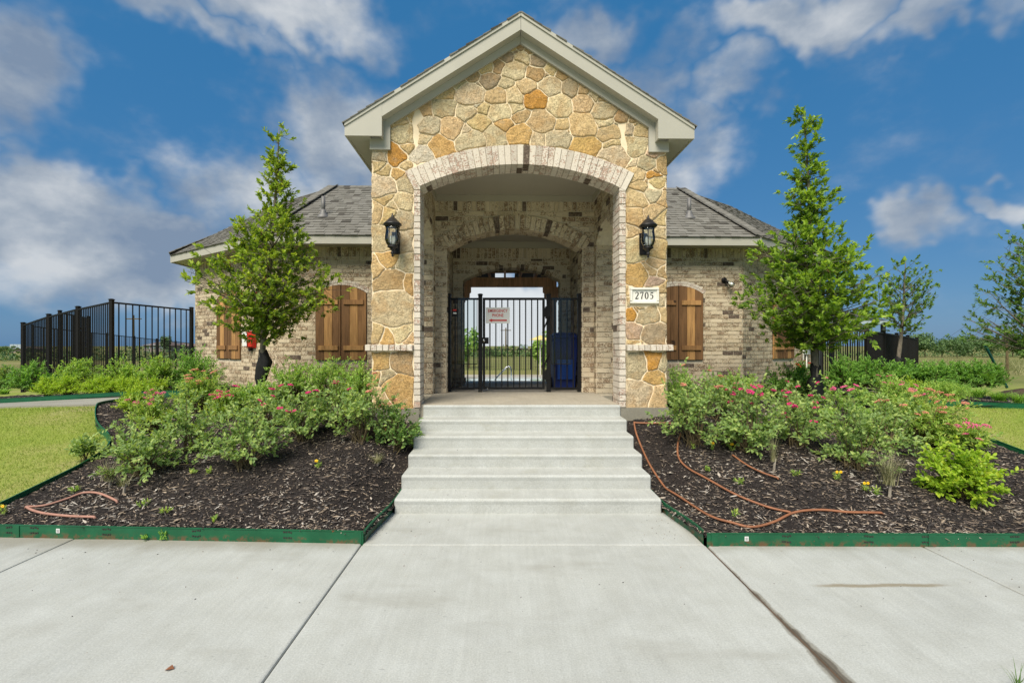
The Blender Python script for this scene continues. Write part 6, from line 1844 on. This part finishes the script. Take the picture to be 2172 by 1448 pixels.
for i, (px, py, w, h, y, lb) in enumerate([(1925, 838, 80, 34, 8.2, 'low yellow green shrub left of the mulch patch at right'), (1985, 838, 80, 30, 8.2, 'low yellow green shrub below the right hedge'), (2010, 850, 90, 34, 7.7, 'low bronze green shrub nearest the far right mulch')]):
    box(px, py, w, h, lb, 270+i, 'leaf_azalea' if i else 'leaf_lime', LML, 60, G4, 'gold_shrub', 6, y)
# strap leaved clumps
def clump(base, n, h, w, label, seed, mat='leaf_strap', arch=.8, name='grass_clump', group='strap leaved clumps', cat='plant', wd=.011, stem=None):
    rg = np.random.default_rng(seed); V = []; F = []
    root = empty(name, tuple(base)); tag(root, label, cat, group)
    for i in range(n):
        a = rg.uniform(0, 6.28); l = rg.uniform(.6, 1.1); s = np.array((-math.sin(a), math.cos(a), 0))*wd*.5; p = np.array((rg.normal(0, w*.12), rg.normal(0, w*.12), stem or 0)); b = len(V)
        for k in range(5):
            t = k/4; q = p+np.array((math.cos(a)*w*l*t**1.4, math.sin(a)*w*l*t**1.4, h*l*(t-arch*.55*t*t*t))); ww = (1-t*.92)
            V += [q-s*ww, q+s*ww]
        for k in range(4): F.append((b+2*k, b+2*k+1, b+2*k+3, b+2*k+2))
    np_mesh('blades', np.array(V), np.array(F), M[mat], root)
    return root
for i, (px, py, y, h, w, lb) in enumerate([(2088, 812, 9.2, .36, .34, 'tall strap leaved clump below the leaning stake'), (2072, 842, 8.0, .32, .36, 'arching strap leaved clump beside the right mulch patch'), (2122, 850, 7.8, .28, .34, 'strap leaved clump between two others at far right'), (2165, 855, 7.6, .28, .30, 'strap leaved clump at the right edge of the photo'), (8, 836, 8.3, .18, .20, 'small strap leaved clump at the left edge of the photo'), (2040, 832, 8.5, .30, .28, 'strap leaved clump at the end of the right hedge')]):
    clump(at(px, py, y), 130, h, w, lb, 300+i)
# half dead thready plants with bare stalks
def dry(px, py, h, w, label, seed, stem_h, n=120, lean=0):
    p = ground_at(px, py); r_ = clump(p, n, h, w, label, seed, 'leaf_dry', .2, 'dry_plant', 'half dead thready plants in the mulch', 'plant', .0042, stem_h*.75)
    m = MB(); m.tube([(0, 0, -.02), (.008, 0, stem_h*.5), (.02, 0, stem_h)], [.013, .011, .007], 6); m.build('stalk', M['stem_grey'], r_)
dry(1886, 1057, .32, .18, 'dry thready plant with grey stalk at the front of the right bed', 320, .16, 190)
dry(1641, 998, .30, .08, 'narrow dry plant with grey stalk between the right roses', 321, .12, 60)
dry(232, 1035, .22, .20, 'dry thready plant near the left lawn edging', 322, .08, 120)
dry(262, 1048, .12, .12, 'grey dry stump plant in the left mulch', 323, .10, 40)
dry(800, 985, .10, .12, 'pale dry tuft beside the left steps', 324, .02, 90)
dry(1668, 905, .2, .1, 'thin dry plant behind the right roses', 325, .1, 40)
# weeds, pansies
def weed(px, py, label, seed, h=.07, fl=False, mat='leaf_spirea', grp='small weeds in the mulch'):
    p = ground_at(px, py); rg = np.random.default_rng(seed); root = empty('pansy' if fl else 'weed', p); tag(root, label, 'plant', 'yellow pansies' if fl else grp)
    acc = new_acc()
    for k in range(4): twig_leaves(acc, np.array((rg.normal(0, .012), rg.normal(0, .012), 0.0)), np.array((rg.normal(0, .35), rg.normal(0, .35), 1.0)), h, 8, .034, .010, .9, rg)
    acc_mesh('leaves', acc, M[mat], root)
    if fl:
        for j in range(2):
            m = MB(); c0 = np.array((rg.normal(0, .02), -.02, h+.015))
            for k in range(5):
                a = 2*math.pi*k/5+.3; c_ = c0+np.array((.008*math.cos(a), 0, .008*math.sin(a)))
                m.add([tuple(c_+np.array((.0075*math.cos(t), -.003*math.cos(t*2), .0075*math.sin(t)))) for t in [2*math.pi*q/7 for q in range(7)]]+[tuple(c_+np.array((0, -.007, 0)))], [(q, (q+1) % 7, 7) for q in range(7)])
            m.build('flower', M['petal_yellow'], root)
wl = [(411, 1006), (440, 1006), (300, 1080), (350, 1091), (455, 1108), (160, 1044), (1500, 1000), (1570, 1028), (1560, 1095), (1470, 952), (1860, 1050), (1690, 1010)]
for i, (px, py) in enumerate(wl): weed(px, py, 'tiny green weed sprouting in the bark mulch %s of the steps' % ('left' if px < 1000 else 'right'), 400+i, rng.uniform(.035, .065), grp='small weeds in the mulch %s of the steps' % ('left' if px < 1000 else 'right'))
weed(345, 1148, 'green weed growing in front of the left edging', 440, .07, mat='leaf_strap', grp=None); weed(310, 1146, 'tiny clover at the foot of the left edging', 441, .03, mat='leaf_strap', grp=None)
for i, (px, py, lb) in enumerate([(9, 1092, 'yellow pansy at the left edge of the photo'), (673, 995, 'yellow pansy behind the left mulch'), (1553, 958, 'yellow pansy under the right roses'), (1775, 1018, 'yellow pansy in the middle of the right mulch'), (1835, 1042, 'yellow pansy near the dry plant'), (1510, 955, 'yellow pansy below the big rose beside the pillar')]): weed(px, py, lb, 450+i, .06, True)
# fallen leaf on the walk
p = ground_at(360, 1420); m = MB(); m.add([(-.018, -.01, .003), (0, -.018, .012), (.022, 0, .004), (.002, .016, .014), (-.012, .008, .006)], [(0, 1, 3, 4), (1, 2, 3)]); o = m.build('fallen_leaf', M['hose'], None, False, p); tag(o, 'curled brown leaf lying on the sidewalk', 'leaf')
p = ground_at(2158, 1462); clump((p[0], p[1], 0), 12, .12, .07, 'thin weed blades at the lower right corner', 470, 'leaf_dark', .3, 'weed', None, 'plant', .005)
# grit and crumbs of bark on the walk and steps
P = []
for k in range(150):
    if rng.random() < .55: x, y, z = rng.uniform(-4, 4.5), 3.6-abs(rng.gauss(0, .55)), .001
    elif rng.random() < .5: x, y, z = rng.choice((-1, 1))*abs(rng.gauss(0, .25)), rng.uniform(3.7, 4.3), .001; x = -1.05+abs(x) if x < 0 else 1.48-abs(x)
    else:
        kk = rng.randrange(6); x = rng.uniform(SX0+.02, SX1-.02); y = 4.32+.305*kk+rng.uniform(.06, .29); z = PLAT/6*(kk+1)+.0015
    P.append((x, y, max(z, .001)))
P = np.array(P); n = len(P); a = nrg.uniform(0, 6.28, n); L = nrg.uniform(.005, .016, n); w = L*nrg.uniform(.25, .8, n)
d = np.stack([np.cos(a), np.sin(a), 0*a], 1); sd = np.stack([-np.sin(a), np.cos(a), 0*a], 1)
V = np.stack([P-d*L[:, None]/2, P-sd*w[:, None]/2, P+d*L[:, None]/2, P+sd*w[:, None]/2, P+np.array((0, 0, .004))], 1).reshape(-1, 3); b = np.arange(n)[:, None]*5
F = np.concatenate([b+np.array([[0, 1, 4]]), b+np.array([[1, 2, 4]]), b+np.array([[2, 3, 4]]), b+np.array([[3, 0, 4]])])
tag(np_mesh('grit', V, F, M['chips']), 'crumbs of bark and grit on the concrete', kind='stuff')
# soil heap
p = at(2172, 815, 11); m = MB()
n = 14
for k, (r_, z) in enumerate([(.55, -.05), (.48, .06), (.30, .17), (.12, .24), (.01, .26)]):
    for j in range(n): t = 2*math.pi*j/n; w = r_*(1+.12*math.sin(3*t+k)); m.v.append((w*math.cos(t), w*math.sin(t), z+rng.uniform(-.02, .02)))
for k in range(4):
    for j in range(n): j2 = (j+1) % n; m.f.append((k*n+j, k*n+j2, (k+1)*n+j2, (k+1)*n+j))
o = m.build('soil_heap', M['soil'], None, True, (p[0], p[1], land(p[0], p[1]))); tag(o, 'small heap of bare soil on the right lawn', 'soil heap')

# ---------------------------------------------------------------- lawn blades
def blades(n, region, h, label, mat, wd=.004, test=None):
    (x0, x1), (y0, y1) = region; X = []; 
    while len(X) < n:
        x = rng.uniform(x0, x1); y = y0+(y1-y0)*rng.random()**1.2
        if test and not test(x, y): continue
        X.append((x, y, land(x, y)-.004))
    P = np.array(X); n = len(P); a = nrg.uniform(0, 6.28, n); hh = h*nrg.uniform(.5, 1.2, n); s = np.stack([np.cos(a), np.sin(a), 0*a], 1)*wd/2
    tip = P+np.stack([nrg.normal(0, .5, n)*hh, nrg.normal(0, .5, n)*hh, hh], 1)
    V = np.stack([P-s, P+s, tip], 1).reshape(-1, 3); F = np.arange(3*n).reshape(-1, 3)
    return tag(np_mesh('grass', V, F, M[mat]), label, kind='stuff')
lawn_ok = lambda x, y: (x < -4.35 or x > 5.6) and not in_poly(BED_L, x, y) and not in_poly(BED_R, x, y) and not in_poly(BED_FR, x, y) and not in_poly(BED_FL, x, y) and not (x < -5 and 7.2 < y < 8.1)
blades(95000, ((-13, -4.35), (3.83, 7.22)), .032, 'short mown grass of the left lawn', 'lawn_blade', .005, lawn_ok)
blades(85000, ((5.6, 13), (3.66, 7.6)), .032, 'short mown grass of the right lawn', 'lawn_blade', .005, lawn_ok)
blades(9000, ((8.5, 16), (8.3, 14)), .05, 'mown grass behind the right bed', 'lawn_blade', .008, lambda x, y: not in_poly(BED_FR, x, y))
blades(6000, ((30, 62), (26, 50)), .75, 'tall pale field grass at right', 'field_blade', .03)
blades(7000, ((-40, -16), (17, 40)), .25, 'rough field grass at far left', 'field_blade', .03)
m = MB(); m.add([(8.5, 13.0, land(8.5, 13)+.02), (26, 17.0, 0.05), (26, 19.5, 0.0), (9, 15, 0.05)], [(0, 1, 2, 3)]); 
# far trees
def far_tree(px, pyb, pyt, w, Y, label, seed, mat='leaf_far', n=2000, name='far_tree', grp='trees along the horizon'):
    b = at(px, pyb, Y); b = (b[0], Y, max(-.3, b[2])); h = at(px, pyt, Y)[2]-b[2]; rx = w/2*Y/1000; rg = np.random.default_rng(seed)
    root = empty(name, b); tag(root, label, 'tree', grp)
    m = MB(); m.tube([(0, 0, -.2), (0, 0, h*.6)], [.02*h, .008*h], 6); m.build('trunk', M['stem'], root)
    # lumps of leaves
    lumps = [(rg.uniform(-.75, .75)*rx, rg.uniform(-.5, .5)*rx, h*rg.uniform(.30, .82), rg.uniform(.22, .42)) for _ in range(11)]
    P = []; U = []
    for k in range(n):
        lx, ly, lz, lr = lumps[rg.integers(len(lumps))]; d = rg.normal(0, 1, 3); d /= np.linalg.norm(d)
        r_ = rg.uniform(.7, 1.05); P.append((lx+d[0]*lr*rx*r_, ly+d[1]*lr*rx*r_, max(.06*h, lz+d[2]*lr*h*.55*r_))); U.append(d+np.array((0, 0, .4)))
    P = np.array(P); U = np.array(U); D = rg.normal(0, 1, P.shape); L = np.full(n, h*.075)*rg.uniform(.6, 1.2, n)
    leaf_mesh('crown', P, D, U, L, L*.6, M[mat], root)
    return root
ft = [(1962, 757, 705, 62, 70), (1998, 757, 708, 66, 72), (2030, 758, 716, 56, 66), (2062, 758, 704, 70, 74), (2104, 758, 712, 62, 70), (2148, 759, 706, 74, 72), (2200, 759, 712, 70, 70), (1925, 758, 708, 60, 76)]
fl_ = ['leftmost far tree beyond the right fence end', 'second far tree from the right fence end', 'low far tree third from the right fence end', 'broad far tree left of the leaning stake', 'far tree behind the leaning stake', 'far tree behind the bare sapling', 'far tree at the right edge of the photo', 'far tree half hidden by the right fence']
for i, (px, pb, pt, w, Y) in enumerate(ft): far_tree(px, pb, pt, w, Y, fl_[i], 500+i)
far_tree(12, 752, 730, 36, 80, 'round dark tree on the horizon at far left', 520)
far_tree(352, 750, 708, 22, 60, 'small conifer behind the left fence', 521)
far_tree(995, 795, 690, 42, 30, 'light green tree beyond the pool left of the gate', 522, 'leaf_abelia', 900)
far_tree(975, 790, 720, 36, 33, 'light green bush beyond the pool behind the left gate panel', 523, 'leaf_abelia', 700)
far_tree(1150, 795, 695, 50, 31, 'light green tree beyond the pool behind the gate hinge', 524, 'leaf_abelia', 900)
far_tree(1045, 758, 738, 34, 60, 'dark round bush on the horizon seen through the gate', 525)
def hedge(x0, x1, Y, h, label, seed, n=2600, mat='leaf_far'):
    rg = np.random.default_rng(seed); P = np.stack([rg.uniform(x0, x1, n), Y+rg.normal(0, 1.2, n), -.2+h*rg.random(n)*(.7+.3*np.sin(np.linspace(0, 40, n)))], 1)
    D = rg.normal(0, 1, P.shape); L = rg.uniform(.25, .55, n)*max(.6, h/2); o = leaf_mesh('far_wood', P, D, rg.normal(0, 1, P.shape)+np.array((0, 0, .8)), L, L*.6, M[mat], None)
    tag(o, label, kind='stuff')
hedge(-14, 10, 62, 1.7, 'low hedge line beyond the pool', 601)
hedge(-70, -26, 55, 1.6, 'low hedge line behind the left fence', 602, 3000)
hedge(48, 110, 78, .9, 'scrub below the far trees at right', 603, 2500)
